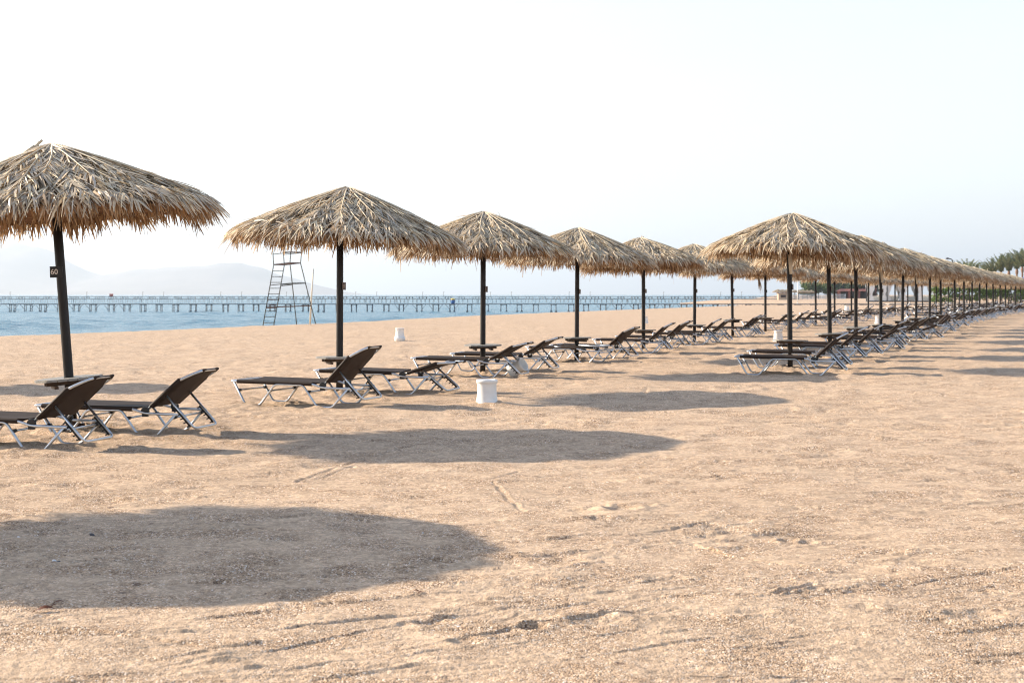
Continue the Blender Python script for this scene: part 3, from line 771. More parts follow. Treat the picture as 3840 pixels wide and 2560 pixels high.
lounger(39, 5.19, 38.95, -18, 'farther raised sunbed at the sixth seaward umbrella', GS)
lounger(41, 6.76, 43.9, -16, 'nearer raised sunbed at the seventh seaward umbrella', GS)
lounger(41, 7.04, 44.9, -18, 'farther raised sunbed at the seventh seaward umbrella', GS)
lounger(41, 9.26, 52.3, -18, 'sunbed with raised backrest just right of the eighth seaward pole', GS)
lounger(43, 4.747, 23.43, -15, 'front brown sunbed of the landward row, before the pale stalk pole', GL)
lounger(41, 5.22, 25.2, -16, 'second brown sunbed of the landward row, behind the pale stalk pole', GL)
lounger(41, 6.24, 28.45, -17, 'nearer sunbed at the second landward umbrella', GL)
lounger(43, 6.93, 30.0, -18, 'farther sunbed at the second landward umbrella', GL)
far_bed = 'one of the small blurred sunbeds crowded at the far end'
far_group_b = 'sunbeds crowded at the far end of the beach'
degs = [41, 43, 39, 43, 31, 41, 50, 43, 18]
def fill(rowpts, start, name, grp, dnear):
    for i, (x, y) in enumerate(rowpts):
        if i < start: continue
        for k, (dx, dy) in enumerate(((-.02, -1.55), (.58, .15)) + (((-2.3, -.4),) if y > 72 else ())):
            far = y > 58; dg = degs[(i * 2 + k * 3) % 9]
            if far and rnd.random() < .12: dg = 3 if rnd.random() < .5 else 50
            n = ('nearer', 'farther', 'extra')[k]
            lab = far_bed if y > dnear else f'{n} sunbed at the {ORD[i + (1 if grp == GL else 0)]} {name} umbrella'
            lounger(dg, x + dx + rnd.gauss(0, .12), y + dy + rnd.gauss(0, .2), -18 + rnd.gauss(0, 4), lab, grp if y <= dnear else far_group_b, far, y_fix=False)
fill(ROW_SEA, 9, 'seaward', GS, 62)
fill(ROW_LAND, 2, 'landward', GL, 60)

# ------------------------------------------------------------------ white bins
def bin_rim(x, y, s, label):
    z = gz(x, y) - .01; mb = MB()
    prof = [(.002, .006), (.128, .0), (.134, .006), (.126, .03), (.117, .065), (.111, .11), (.108, .16), (.107, .215), (.109, .222), (.112, .226), (.110, .232), (.106, .238), (.119, .243), (.121, .270), (.117, .281), (.108, .284), (.102, .280), (.100, .25), (.098, .05), (.002, .045)]
    mb.lathe([(r * s, h * s) for r, h in prof], 40, cap=False)
    o = link('waste_bin', mb.mesh('waste_bin', BINWHITE), None, (x, y, z)); tag(o, label, 'bin', 'white bins standing on the sand')
    return o
bin_rim(*gp(1826, 1514), 1.0, 'white round bin with a rim, standing before the third umbrella')
def bin_bottle(x, y, s, label):
    z = gz(x, y) - .01; mb = MB()
    prof = [(.002, .004), (.125, .0), (.148, .03), (.158, .085), (.156, .092), (.146, .094), (.13, .13), (.117, .18), (.113, .24), (.115, .275), (.124, .285), (.126, .295), (.122, .303), (.105, .300), (.100, .24), (.002, .2)]
    mb.lathe([(r, h * s) for r, h in prof], 36, cap=False)
    o = link('waste_bin', mb.mesh('waste_bin', BINWHITE), None, (x, y, z)); tag(o, label, 'bin', 'white bins standing on the sand'); return o
bin_bottle(*gp(1499, 1277), 1.27, 'white bottle-shaped bin alone on the open sand near the water')
def bin_plain(x, y, s, label):
    z = gz(x, y) - .01; mb = MB()
    mb.lathe([(r * s, h * s) for r, h in [(.002, .003), (.132, 0), (.13, .02), (.115, .1), (.104, .2), (.100, .262), (.108, .268), (.108, .284), (.100, .286), (.094, .27), (.09, .06), (.002, .05)]], 32, cap=False)
    o = link('waste_bin', mb.mesh('waste_bin', BINWHITE), None, (x, y, z)); tag(o, label, 'bin', 'white bins standing on the sand'); return o
bin_plain(*gp(2918, 1276), 1.06, 'white tapered bin just behind the foremost landward pole')
bin_plain(*gp(3293, 1213), 1.15, 'white bin beside the fourth landward pole')
bin_plain(*gp(2419, 1211), 1.1, 'white bin half hidden behind the fifth seaward pole')
bin_plain(*gp(3176, 1165), 1.5, 'far white bin left of the third landward pole')
# tipped over bin under a sunbed
x, y = gp(1932, 1408); mb = MB()
mb.lathe([(.002, 0), (.118, 0), (.122, .01), (.112, .06), (.103, .13), (.101, .2), (.110, .21), (.110, .25), (.104, .254), (.09, .24), (.088, .03), (.002, .03)], 32, cap=False)
o = link('waste_bin', mb.mesh('waste_bin', BINWHITE), None, (x - .06, y + .1, gz(x, y) + .085)); o.rotation_euler = (R(8), R(62), R(-20)); tag(o, 'white bin tipped on its side under the third umbrella sunbeds', 'bin', 'white bins standing on the sand')

# ------------------------------------------------------------------ steel watch tower and bleached pole by the water
def tower():
    px = lambda zx, zy, d: Vector(((900 + zx / 4.751 - 1920) / 5600 * d, d, EYE - (900 + zy / 4.751 - 1104) / 5600 * d))
    T = [px(600, 441, 64.0), px(790, 445, 64.3), px(890, 405, 64.9), px(1078, 411, 65.2)]
    Bt = [px(398, 1490, 63.7), px(592, 1485, 64.0), px(1015, 1470, 65.4), px(1360, 1460, 65.8)]
    base = empty('watch_tower', (sum(b.x for b in Bt) / 4, 64.7, 0)); tag(base, 'rusty steel watch tower with ladder standing at the water edge', 'tower')
    o0 = Vector(base.location)
    T = [t - o0 for t in T]; Bt = [b - o0 for b in Bt]
    for k in range(4):
        x, y = Bt[k].x + o0.x, Bt[k].y + o0.y; Bt[k].z = min(Bt[k].z, gz(x, y)) - .12
    U = [T[0] + Vector((-.07, 0, 1.0)), T[1] + Vector((-.09, 0, 1.0)), T[2] + Vector((.08, 0, 1.0)), T[3] + Vector((.10, 0, 1.0))]
    for k in range(4):
        mb = MB(); mb.tube([Bt[k], T[k], U[k]], .021, 7); link('leg', mb.mesh('tower_leg', STEELPAINT), base)
    mb = MB(); lo = [t + Vector((0, 0, -.02)) for t in T]; hi = [t + Vector((0, 0, .03)) for t in T]
    mb.add(lo + hi, [(0, 1, 3, 2), (4, 6, 7, 5), (0, 4, 5, 1), (1, 5, 7, 3), (3, 7, 6, 2), (2, 6, 4, 0)]); link('platform', mb.mesh('tower_platform', RUST), base)
    lerp = lambda a, b, t: a + (b - a) * t
    zt = T[0].z; zb = Bt[0].z
    for yy in (540, 635, 730, 825, 918, 1015, 1105, 1200, 1295, 1390):
        t = (yy - 441) / (1490 - 441); mb = MB(); mb.tube([lerp(T[0], Bt[0], t), lerp(T[1], Bt[1], t)], .014, 6); link('rung', mb.mesh('ladder_rung', RUST if 1000 < yy < 1150 else STEELPAINT), base)
    for (i, j, t1, t2) in ((0, 2, .32, .31), (1, 2, .33, .335), (2, 3, .31, .31), (1, 3, .31, .315), (0, 1, .67, .67), (1, 3, .66, .668), (0, 2, .66, .67)):
        mb = MB(); mb.tube([lerp(T[i], Bt[i], t1), lerp(T[j], Bt[j], t2)], .017 if t1 < .5 else .024, 6); link('brace', mb.mesh('tower_brace', RUST if t1 > .5 else STEELPAINT), base)
    for (i, j) in ((0, 1), (0, 2), (1, 3), (2, 3)):
        for h in (.45, .98):
            if (i, j) == (0, 1) and h < .5: continue
            mb = MB(); mb.tube([lerp(T[i], U[i], h), lerp(T[j], U[j], h)], .016, 6); link('rail', mb.mesh('tower_rail', STEELPAINT), base)
    mb = MB(); c = lerp(lerp(T[2], U[2], .46), lerp(T[3], U[3], .46), .5); mb.box(c + Vector((-.12, -.25, 0)), (.7, .35, .04)); link('seat', mb.mesh('tower_seat', RUST), base)
tower()
d = 66.0; bx = (1161.6 - 1920) / 5600 * d; tx = (1174.9 - 1920) / 5600 * d; mb = MB()
mb.tube([(0, 0, -.2), ((tx - bx) * .5, 0, 1.25), (tx - bx, 0, EYE + 101 / 5600 * d)], .042, 10, r2=.032)
tag(link('bleached_post', mb.mesh('bleached_post', WHITEPOST), None, (bx, d, gz(bx, d))), 'leaning bleached wooden post beside the steel watch tower', 'post')

# ------------------------------------------------------------------ piers
def pier(name, y0, slope, x0, x1, deck_z, depth, deck_t, spacing, pair, post_r, mat, label, braced=lambda x: True, rail=None, cap=.0, npost=2):
    o = empty(name, ((x0 + x1) / 2, y0, deck_z)); tag(o, label, 'pier', 'wooden piers out over the sea')
    cx = (x0 + x1) / 2
    Y = lambda x: slope * (x - cx)
    mb = MB(); n = max(2, int((x1 - x0) / 12))
    for k in range(n):
        a = x0 - cx + (x1 - x0) * k / n; b = x0 - cx + (x1 - x0) * (k + 1) / n; m = (a + b) / 2
        V = [(a, Y(a + cx), -deck_t), (b, Y(b + cx), -deck_t), (b, Y(b + cx) + depth, -deck_t), (a, Y(a + cx) + depth, -deck_t), (a, Y(a + cx), 0), (b, Y(b + cx), 0), (b, Y(b + cx) + depth, 0), (a, Y(a + cx) + depth, 0)]
        mb.add(V, [(0, 3, 2, 1), (4, 5, 6, 7), (0, 1, 5, 4), (2, 3, 7, 6), (0, 4, 7, 3), (1, 2, 6, 5)])
    link('deck', mb.mesh('pier_deck', mat), o)
    x = x0 + spacing * .4; g = random.Random(int(y0))
    hz = SEA_Z - deck_z - .6
    while x < x1 - .2:
        mb = MB(); p = pair * g.uniform(.85, 1.15)
        for dx in [p * q for q in range(npost)]:
            for dy in (.1, depth - .1):
                mb.tube([(x - cx + dx, Y(x) + dy, -deck_t), (x - cx + dx + g.gauss(0, .02), Y(x) + dy, hz)], post_r, 6)
            if cap and g.random() < .6: mb.lathe([(cap, SEA_Z - deck_z - .05), (cap, SEA_Z - deck_z + .10), (post_r * 1.2, SEA_Z - deck_z + .16)], 8, center=(x - cx + dx, Y(x) + .1, 0))
        mb.box((x - cx + p * (npost - 1) / 2, Y(x) + depth / 2, -deck_t - .03), (p * (npost - 1) + .16, depth - .1, .06))
        if braced(x):
            for s, q in ((-1, 0), (1, p)):
                mb.tube([(x - cx + q, Y(x) + .1, hz + .85), (x - cx + q + s * spacing * .26, Y(x) + .1, -deck_t)], post_r * .55, 5)
        link('trestle', mb.mesh('pier_trestle', mat), o); x += spacing * g.uniform(.9, 1.1)
    return o
pr1 = pier('pier', 176, .0, -95, 44, .17, .8, .10, 1.95, .60, .045, PIERWOOD, 'nearest low wooden pier with braced trestles crossing above the water', lambda x: x < -44 or -14 < x < -6 or x > 9, cap=.14)
pr2 = pier('pier', 372, .02, -190, 72, .20, 2, .12, 4.2, 1.05, .045, PIERGREY, 'second thin wooden pier seen just behind the nearest one', lambda x: False, npost=4)
pr3 = pier('pier', 640, .0, -330, 150, .45, 3, .25, 5.6, 1.4, .12, PIERGREY, 'farthest grey pier lined with lamp posts along the horizon', lambda x: False, npost=3)
k = 0; x = -318
while x < 150:
    for dx in (0, 9.0):
        mb = MB(); mb.tube([(0, 0, 0), (0, 0, 1.9)], .09, 6); mb.box((.15, 0, 1.92), (.5, .2, .1))
        link('lamp_post', mb.mesh('pier_lamp_post', PIERGREY), pr3, (x + dx + 90, 1.5, 0))
    x += 31 + rnd.uniform(-3, 3)
RED = simple('red_paint', (.32, .06, .045), .7); BLUE = simple('blue_paint', (.03, .12, .32), .5); YEL = simple('yellow_paint', (.75, .50, .06), .5)
hut = empty('pier_hut', ((417 - 1920) / 5600 * 641, 641.2, .45)); tag(hut, 'tiny red hut standing on the farthest pier', 'hut')
mb = MB(); mb.box((0, 0, .55), (2.2, 1.8, 1.1)); mb.box((-.4, -.92, .5), (.5, .06, .8)); link('wall', mb.mesh('hut_wall', RED), hut)
mb = MB(); mb.add([(-1.3, -1.1, 1.1), (1.3, -1.1, 1.1), (1.3, 1.1, 1.1), (-1.3, 1.1, 1.1), (-1.3, 0, 1.5), (1.3, 0, 1.5)], [(0, 1, 5, 4), (2, 3, 4, 5), (0, 4, 3), (1, 2, 5), (0, 3, 2, 1)]); link('roof', mb.mesh('hut_roof', RED), hut); hut.scale = (.6, .6, .75)
bar = empty('pier_barrel', ((1698 - 1920) / 5600 * 176.6, 176.8, .17)); tag(bar, 'blue barrel with a yellow top standing on the nearest pier', 'barrel')
mb = MB(); mb.lathe([(.20, 0), (.23, .05), (.23, .42), (.22, .44)], 16); link('drum', mb.mesh('barrel_drum', BLUE), bar)
mb = MB(); mb.lathe([(.24, .44), (.26, .47), (.24, .58), (.1, .62)], 16); link('lid', mb.mesh('barrel_lid', YEL), bar)

# ------------------------------------------------------------------ trees, hedge and palms behind the beach
LEAF = leafy('tree_leaf', [(0, (.035, .065, .02)), (.5, (.075, .125, .035)), (1, (.14, .20, .06))], .55, .35)
HEDGELEAF = leafy('hedge_leaf', [(0, (.07, .12, .025)), (.5, (.14, .22, .04)), (1, (.24, .32, .07))], .5, .4)
LEAFDARK = leafy('dark_tree_leaf', [(0, (.018, .035, .016)), (.6, (.04, .068, .028)), (1, (.08, .11, .045))], .6, .3)
PALM = leafy('palm_leaflet', [(0, (.08, .12, .07)), (.45, (.13, .18, .095)), (.8, (.25, .26, .13)), (1, (.40, .36, .18))], .5, .25)  # leaflet colours lightened, distance haze put into the colour
BARK = simple('bark', (.13, .09, .06), .9, noise=(6, 6, 2), var=.4)
PALMBARK = simple('palm_bark', (.22, .13, .08), .9, noise=(6, 6, 14), var=.4)
def crown_mesh(seed, clumps, n, size, mat):
    g = random.Random(seed); mb = MB()
    for (cx, cy, cz, rr) in clumps:
        for k in range(n):
            v = Vector((g.gauss(0, 1), g.gauss(0, 1), g.gauss(0, 1))).normalized() * (rr * g.random() ** .42)
            p = Vector((cx, cy, cz)) + Vector((v.x, v.y, v.z * .8)); nn = (v.normalized() + Vector((g.gauss(0, .6), g.gauss(0, .6), g.gauss(0, .6)))).normalized()
            t = nn.orthogonal().normalized(); t = (Matrix.Rotation(g.uniform(0, 6.28), 3, nn) @ t); b = nn.cross(t); s = size * g.uniform(.6, 1.3)
            mb.add([p - t * s, p + b * s * .45, p + t * s, p - b * s * .45], [(0, 1, 2, 3)])
    return mb.mesh('tree_crown', mat)
def tree(px, d, z0, h, wdt, seed, mat, label, stretch=1.0):
    g = random.Random(seed); x = (px - 1920) / 5600 * d
    o = empty('broadleaf_tree', (x, d, z0)); tag(o, label, 'tree', 'trees behind the far beach')
    cl = [(g.uniform(-.5, .5) * wdt, g.uniform(-.4, .4) * wdt, h * g.uniform(.38, .86), wdt * g.uniform(.16, .30)) for _ in range(13)]
    link('crown', crown_mesh(seed, cl, 330, wdt * .045, mat), o)
    mb = MB(); mb.tube([(0, 0, -.5), (.1, 0, h * .25), (0, .1, h * .5)], h * .035, 8, r2=h * .02)
    for (cx, cy, cz, rr) in cl[:6]: mb.tube([(.05, 0, h * .25), (cx * .5, cy * .5, (h * .3 + cz) / 2), (cx, cy, cz)], h * .014, 6, r2=h * .005)
    link('trunk', mb.mesh('tree_trunk', BARK), o)
tree(3068, 470, .2, 5.2, 8.5, 1, LEAF, 'light green rounded tree, leftmost behind the far beach')
tree(3025, 468, .2, 3.0, 5.0, 2, LEAF, 'low light green bush-like tree left of the rounded tree')
tree(3125, 480, .2, 5.6, 9, 3, LEAFDARK, 'dark green tree directly right of the light green tree')
tree(3190, 478, .2, 5.8, 9.5, 4, LEAFDARK, 'dark tree rising above the red-brown hut')
tree(3245, 470, .2, 5.6, 9, 5, LEAFDARK, 'dark tree between the red-brown hut and white curtains')
def hedge():
    o = empty('clipped_hedge', (83, 205, 0)); tag(o, 'long bright green hedge behind the far sunbeds', 'hedge')
    g = random.Random(9); cl = []
    for k in range(100): cl.append((-25 + k * .58, g.uniform(-.4, .4), g.uniform(1.7, 2.7), g.uniform(.7, 1.0)))
    for k in range(60): cl.append((-25 + k * .97, g.uniform(-.4, .4), g.uniform(.6, 1.3), g.uniform(.7, .95)))
    link('foliage', crown_mesh(9, cl, 150, .19, HEDGELEAF), o)
    mb = MB()
    for k in range(40): mb.tube([(-25 + k * 1.45, 0, -.1), (-25 + k * 1.45 + g.gauss(0, .1), 0, 1.6)], .05, 5)
    link('stem', mb.mesh('hedge_stem', BARK), o)
hedge()
def palm_meshes(seed, tied):
    g = random.Random(seed); mb = MB(); n = 30 if tied else 26
    for k in range(n):
        phi = 2 * math.pi * (k + g.uniform(-.3, .3)) / n * 3.7; el = R(g.uniform(48, 86) if tied else g.uniform(-5, 80)); L = g.uniform(2.0, 2.7)
        h = Vector((math.cos(phi), math.sin(phi), 0)); pts = []; p = Vector((0, 0, 0)); a = el
        for i in range(9):
            pts.append(p.copy()); p = p + (h * math.cos(a) + Vector((0, 0, math.sin(a)))) * (L / 8); a -= (.055 if tied else .16) * (1 + i * .12)
        mb.tube(pts, .035, 4, r2=.010)
        for i in range(1, 9):
            for q in range(4):
                t = q / 4; b = pts[i - 1].lerp(pts[i], t); dr = (pts[i] - pts[i - 1]).normalized(); sd = dr.cross(Vector((0, 0, 1)))
                if sd.length < .01: sd = Vector((1, 0, 0))
                sd.normalize(); up = sd.cross(dr)
                for s in (-1, 1):
                    strip(mb, b.copy(), dr * .75 + sd * (s * .75) + up * .25, up, (.55 - .035 * i) * g.uniform(.8, 1.1), .05, 2, 0, .5, .25, False, g.gauss(0, .3))
    crown = mb.mesh('palm_crown', PALM)
    return crown
PALM_TIED = [palm_meshes(21, True), palm_meshes(22, True)]; PALM_OPEN = palm_meshes(23, False)
def palm_trunk(h):
    mb = MB(); pr = [(.24, -.3), (.20, .4), (.17, h * .5), (.17, h - 1.1), (.27, h - .75), (.30, h - .4), (.20, h + .1)]; mb.lathe(pr, 12); return mb.mesh('palm_trunk', PALMBARK)
for k, (zx, ztop, d, kind, lab) in enumerate(((700, 470, 300, 0, 'smallest palm at the left end of the row of palms'), (850, 455, 306, 1, 'palm just left of the wide open palm'),
        (1040, 345, 296, 2, 'wide open palm with one frond arching sideways'), (1265, 530, 310, 1, 'low palm just right of the wide open palm'), (1450, 400, 305, 0, 'palm with half hidden trunk, third from the right end'),
        (1660, 310, 300, 1, 'palm with bare thin trunk left of the two trunked palms'), (1850, 290, 298, 0, 'palm standing left of the tallest pair'), (2045, 240, 296, 1, 'second tallest palm, above the blue awning'),
        (2180, 180, 292, 0, 'tallest palm at the right end of the row of palms'), (2330, 190, 288, 1, 'palm cut by the right picture edge'))):
    x = (3500 + zx / 6.53 - 1920) / 5600 * d; top = EYE + (1104 - 900 - ztop / 6.53) / 5600 * d; h = top - 3.9
    o = empty('palm_tree', (x, d, 0), rnd.uniform(0, 6)); tag(o, lab, 'palm', 'palms behind the landward umbrellas')
    c = link('crown', PALM_OPEN if kind == 2 else PALM_TIED[kind], o, (0, 0, h)); c.scale = (1.65, 1.65, 1.6); link('trunk', palm_trunk(h), o)

# ------------------------------------------------------------------ pavilions, hut, fence and far shelters
DARKFRAME = simple('dark_frame', (.022, .023, .027), .5); CURT = simple('white_curtain', (.78, .77, .75), .8); CREAM = simple('cream_cushion', (.7, .67, .6), .8)
def curtain_mesh(h, w, seed):
    g = random.Random(seed); V = []; F = []; nx, nz = 14, 10
    for j in range(nz + 1):
        t = j / nz; z = h * t
        pinch = 1 - .72 * math.exp(-((t - .38) / .22) ** 2)
        for i in range(nx + 1):
            u = i / nx - .5; V.append((u * w * pinch, .05 * math.sin(i * 2.1 + seed) * pinch, z))
    for j in range(nz):
        for i in range(nx): a = j * (nx + 1) + i; F.append((a, a + 1, a + nx + 2, a + nx + 1))
    mb = MB(); mb.add(V, F, 0, True); return mb.mesh('tied_curtain', CURT)
CUR = [curtain_mesh(2.75, 1.1, s) for s in (1, 2)]
def pavilion(x, y, rz, label):
    o = empty('pavilion', (x, y, 0), rz); tag(o, label, 'pavilion', 'curtained pavilions at the back of the beach')
    w = 1.5
    for sx in (-1, 1):
        for sy in (-1, 1):
            mb = MB(); mb.box((sx * w, sy * w, 1.5), (.14, .14, 3.0)); link('post', mb.mesh('pavilion_post', DARKFRAME), o)
            c = link('curtain', CUR[(sx + 1) // 2], o, (sx * (w - .42), sy * (w + .02), .22))
    mb = MB(); mb.box((0, 0, .1), (3.2, 3.2, .2)); link('base', mb.mesh('pavilion_base', DARKFRAME), o)
    mb = MB(); mb.box((0, 0, 3.08), (3.3, 3.3, .16)); link('roof', mb.mesh('pavilion_roof', DARKFRAME), o)
    mb = MB(); mb.box((0, -w + .1, .95), (2.5, .05, .06))
    for k in range(9): mb.box((-1.2 + k * .3, -w + .1, .58), (.03, .03, .74))
    link('railing', mb.mesh('pavilion_railing', CREAM), o)
    mb = MB(); mb.box((0, .2, .42), (2.2, 1.5, .4)); mb.box((0, .85, .75), (2.2, .25, .5)); link('daybed', mb.mesh('pavilion_daybed', CREAM), o)
for k, (zx, d, lab) in enumerate(((150, 250, 'curtained pavilion nearest to the red-brown hut'), (400, 250, 'curtained pavilion second from the red-brown hut'), (640, 248, 'curtained pavilion third from the red-brown hut'), (880, 246, 'curtained pavilion beside the left end of the hedge'))):
    pavilion((3250 + zx / 3.986 - 1920) / 5600 * d, d, R(-6), lab)
mb = MB(); g = random.Random(4)
fo = empty('railing_fence', (66, 196, 0)); tag(fo, 'dark upright railing fence in front of the green hedge', 'fence')
mb = MB()
for k in range(90): mb.box((-9 + k * .55, 0, .5), (.05, .05, 1.0))
link('railing', mb.mesh('fence_railing', DARKFRAME), fo)
mb = MB(); mb.box((15.7, 0, 1.02), (49.6, .07, .06)); mb.box((15.7, 0, .2), (49.6, .06, .05)); link('rail', mb.mesh('fence_rail', DARKFRAME), fo)
# red-brown hut
HUT = simple('red_brown_plaster', (.22, .075, .055), .85, noise=(1, 1, 1), var=.2); OPENING_SHADE = simple('opening_shade_paint', (.03, .02, .02), .9)  # near-black for solid panels: shade inside the openings painted as colour
h = empty('beach_hut', ((3200 - 1920) / 5600 * 465, 465, -.1)); tag(h, 'low red-brown hut with dark openings below the trees', 'hut')
mb = MB()
for (x0, x1) in ((-4.9, -4.3), (-1.9, -1.3), (1.2, 1.8), (4.3, 4.9)): mb.box(((x0 + x1) / 2, 0, 1.2), (x1 - x0, 3, 2.4))
mb.box((0, 1.4, 1.2), (9.6, .2, 2.38)); link('wall', mb.mesh('hut_wall', HUT), h)
mb = MB(); mb.add([(-5.4, -2, 2.4), (5.4, -2, 2.4), (5.4, 2, 2.4), (-5.4, 2, 2.4), (-4, 0, 3.1), (4, 0, 3.1)], [(0, 1, 5, 4), (2, 3, 4, 5), (0, 4, 3), (1, 2, 5), (0, 3, 2, 1)]); link('roof', mb.mesh('hut_roof', HUT), h)
for xx in (-3.1, -.05, 3.05): mb = MB(); mb.box((xx, .9, 1.0), (2.3, .1, 2.0)); link('opening_panel', mb.mesh('hut_opening_panel', OPENING_SHADE), h)
h2 = empty('beach_hut', ((3252 - 1920) / 5600 * 468, 468, -.1)); tag(h2, 'taller red-brown hut block behind the third landward pole', 'hut')
mb = MB(); mb.box((0, 0, 1.6), (5.2, 3, 3.2)); link('wall', mb.mesh('hut_wall', HUT), h2)
mb = MB(); mb.box((0, 0, 3.28), (5.6, 3.4, .16)); link('roof', mb.mesh('hut_roof', HUT), h2); mb = MB(); mb.box((-.8, -1.53, 1.2), (1.0, .08, 1.6)); link('opening_panel', mb.mesh('hut_opening_panel', OPENING_SHADE), h2)
# far thatched shelters and the beige block beside them
for k in range(9):
    d = 352 + 9 * k; x = (2918 + 15.5 * k - 1920) / 5600 * d
    s = empty('thatched_shelter', (x, d, -.05)); tag(s, 'one of the tiny thatched shelters in a row far across the bay', 'shelter', 'tiny thatched shelters across the bay')
    mb = MB(); mb.tube([(0, 0, -.3), (0, 0, 2.4)], .09, 6); link('pole', mb.mesh('shelter_pole', POLE), s)
    c = link('thatch_canopy', CANOPY_FAR[k % 2], s, (0, 0, -.05)); c.scale = (.95, .95, 1.0); c.rotation_euler = (0, 0, k)
BEIGE = simple('beige_plaster', (.46, .36, .26), .9, noise=(1, 1, 1), var=.15)
b = empty('beach_kiosk', ((2933 - 1920) / 5600 * 345, 345, -.1)); tag(b, 'small beige kiosk left of the tiny thatched shelters', 'kiosk')
mb = MB(); mb.box((0, 0, .8), (2.0, 1.8, 1.6)); link('wall', mb.mesh('kiosk_wall', BEIGE), b)
mb = MB(); mb.box((0, 0, 1.68), (2.4, 2.2, .14)); link('roof', mb.mesh('kiosk_roof', LINER), b); mb = MB(); mb.box((.1, -.93, .95), (1.2, .06, .6)); link('opening_panel', mb.mesh('kiosk_opening_panel', OPENING_SHADE), b)
f2 = empty('picket_fence', ((3050 - 1920) / 5600 * 380, 380, 0)); tag(f2, 'pale upright picket fence under the light green tree', 'fence')
PICK = simple('pale_blue_picket', (.42, .46, .50), .7, noise=(.7, .7, .1), var=.5)
mb = MB()
for k in range(60): mb.box((-6 + k * .24, 0, .7), (.09, .05, 1.4))
link('pickets', mb.mesh('fence_pickets', PICK), f2); mb = MB(); mb.box((1.1, .05, 1.1), (14.4, .05, .08)); mb.box((1.1, .05, .4), (14.4, .05, .08)); link('rail', mb.mesh('fence_rail', PICK), f2)
d = 194; x = (2991 - 1920) / 5600 * d; mb = MB(); mb.tube([(0, 0, -.3), (0, 0, 3.2)], .055, 8, r2=.045); mb.lathe([(.09, 0), (.09, .12), (.06, .16)], 10)
tag(link('white_pole', mb.mesh('white_pole', BINWHITE), None, (x, d, gz(x, d))), 'tall thin white pole on the far sand behind the foremost landward pole', 'pole')
# the shore end of the nearest pier: a boardwalk over the sand
mb = MB(); 
for k in range(40): mb.box((k * 1.0, 0, 0), (.96, 2.2, .1))
for k in range(14): mb.box((k * 3.0, 0, -.2), (.12, 2.0, .35))
tag(link('boardwalk', mb.mesh('boardwalk', PIERGREY), None, (45, 177.2, .12)), 'grey boardwalk carrying the nearest pier on over the sand', 'boardwalk')
# blue awning below the palms
aw = empty('blue_awning', ((3830 - 1920) / 5600 * 270, 270, 0)); tag(aw, 'bright blue awning below the tallest palms', 'awning')
AWN = simple('blue_canvas', (.02, .10, .50), .7)
mb = MB(); mb.add([(-3, -2, 3.7), (3, -2, 3.7), (3, 2, 3.7), (-3, 2, 3.7), (-2.6, 0, 4.35), (2.6, 0, 4.35), (-3, -2, 3.5), (3, -2, 3.5)], [(0, 1, 5, 4), (2, 3, 4, 5), (0, 4, 3), (1, 2, 5), (6, 7, 1, 0)]); link('canvas', mb.mesh('awning_canvas', AWN), aw)
for sx in (-2.8, 2.8):
    for sy in (-1.8, 1.8): mb = MB(); mb.tube([(sx, sy, 0), (sx, sy, 3.7)], .05, 6); link('post', mb.mesh('awning_post', BINWHITE), aw)
# street lamp head above the canopies
d = 160; x = (3572 - 1920) / 5600 * d; lp = empty('street_lamp', (x, d, 0)); tag(lp, 'dark street lamp poking up above the landward canopies', 'street lamp')
top = EYE + (1104 - 969) / 5600 * d; mb = MB(); mb.tube([(0, 0, -.2), (0, 0, top - .3), (-.05, 0, top - .1), (-.5, 0, top)], .05, 7, .1); link('pole', mb.mesh('lamp_pole', DARKFRAME), lp)
mb = MB(); mb.lathe([(.05, 0), (.20, .04), (.18, .14), (.06, .2)], 12, center=(-.55, 0, top - .1)); link('lamp_head', mb.mesh('lamp_head', DARKFRAME), lp)

# ------------------------------------------------------------------ small litter on the near sand
LEAFBROWN = leafy('dead_leaf', [(0, (.10, .03, .012)), (1, (.16, .05, .02))], .55, .3); SHELL = simple('white_shell', (.75, .76, .78), .4); PEB = simple('dark_pebble', (.06, .05, .05), .6)
def dead_leaf(px, py, L, rz, label, curl=1.0):
    x, y = gp(px, py); mb = MB(); n = 9; V = []
    for i in range(n + 1):
        t = i / n; w = L * .2 * math.sin(math.pi * min(1, t * 1.05 + .02)) ** .8; zz = L * .25 * curl * math.sin(math.pi * t) + .006
        V += [((t - .5) * L, -w, zz - w * .35), ((t - .5) * L, 0, zz), ((t - .5) * L, w, zz - w * .5)]
    F = []
    for i in range(n):
        for k in range(2): a = i * 3 + k; F.append((a, a + 1, a + 4, a + 3))
    mb.add(V, F, 0, True); mb.tube([(-.5 * L, 0, .006), (-.62 * L, .004, .0)], .0018, 5)
    o = link('dead_leaf', mb.mesh('dead_leaf', LEAFBROWN), None, (x, y, gz(x, y))); o.rotation_euler = (.2, 0, rz); tag(o, label, 'leaf', 'dry leaves on the sand')
dead_leaf(170, 2290, .075, .35, 'long curled brown leaf lying just outside the nearest shadow')
dead_leaf(202, 2274, .022, 1.2, 'tiny brown leaf scrap above the long curled leaf', .5)
dead_leaf(222, 2262, .034, .4, 'small leaf on a twig at the lower shadow edge', .8)
dead_leaf(1562, 2223, .030, -.3, 'dark red-brown curled leaf near the right end of the shadow', 1.4)
dead_leaf(1576, 2226, .020, .8, 'small brown leaf touching the dark curled leaf', 1.0)
dead_leaf(435, 1430, .09, .2, 'brown leaf inside the shadow behind the sunbeds', .6)
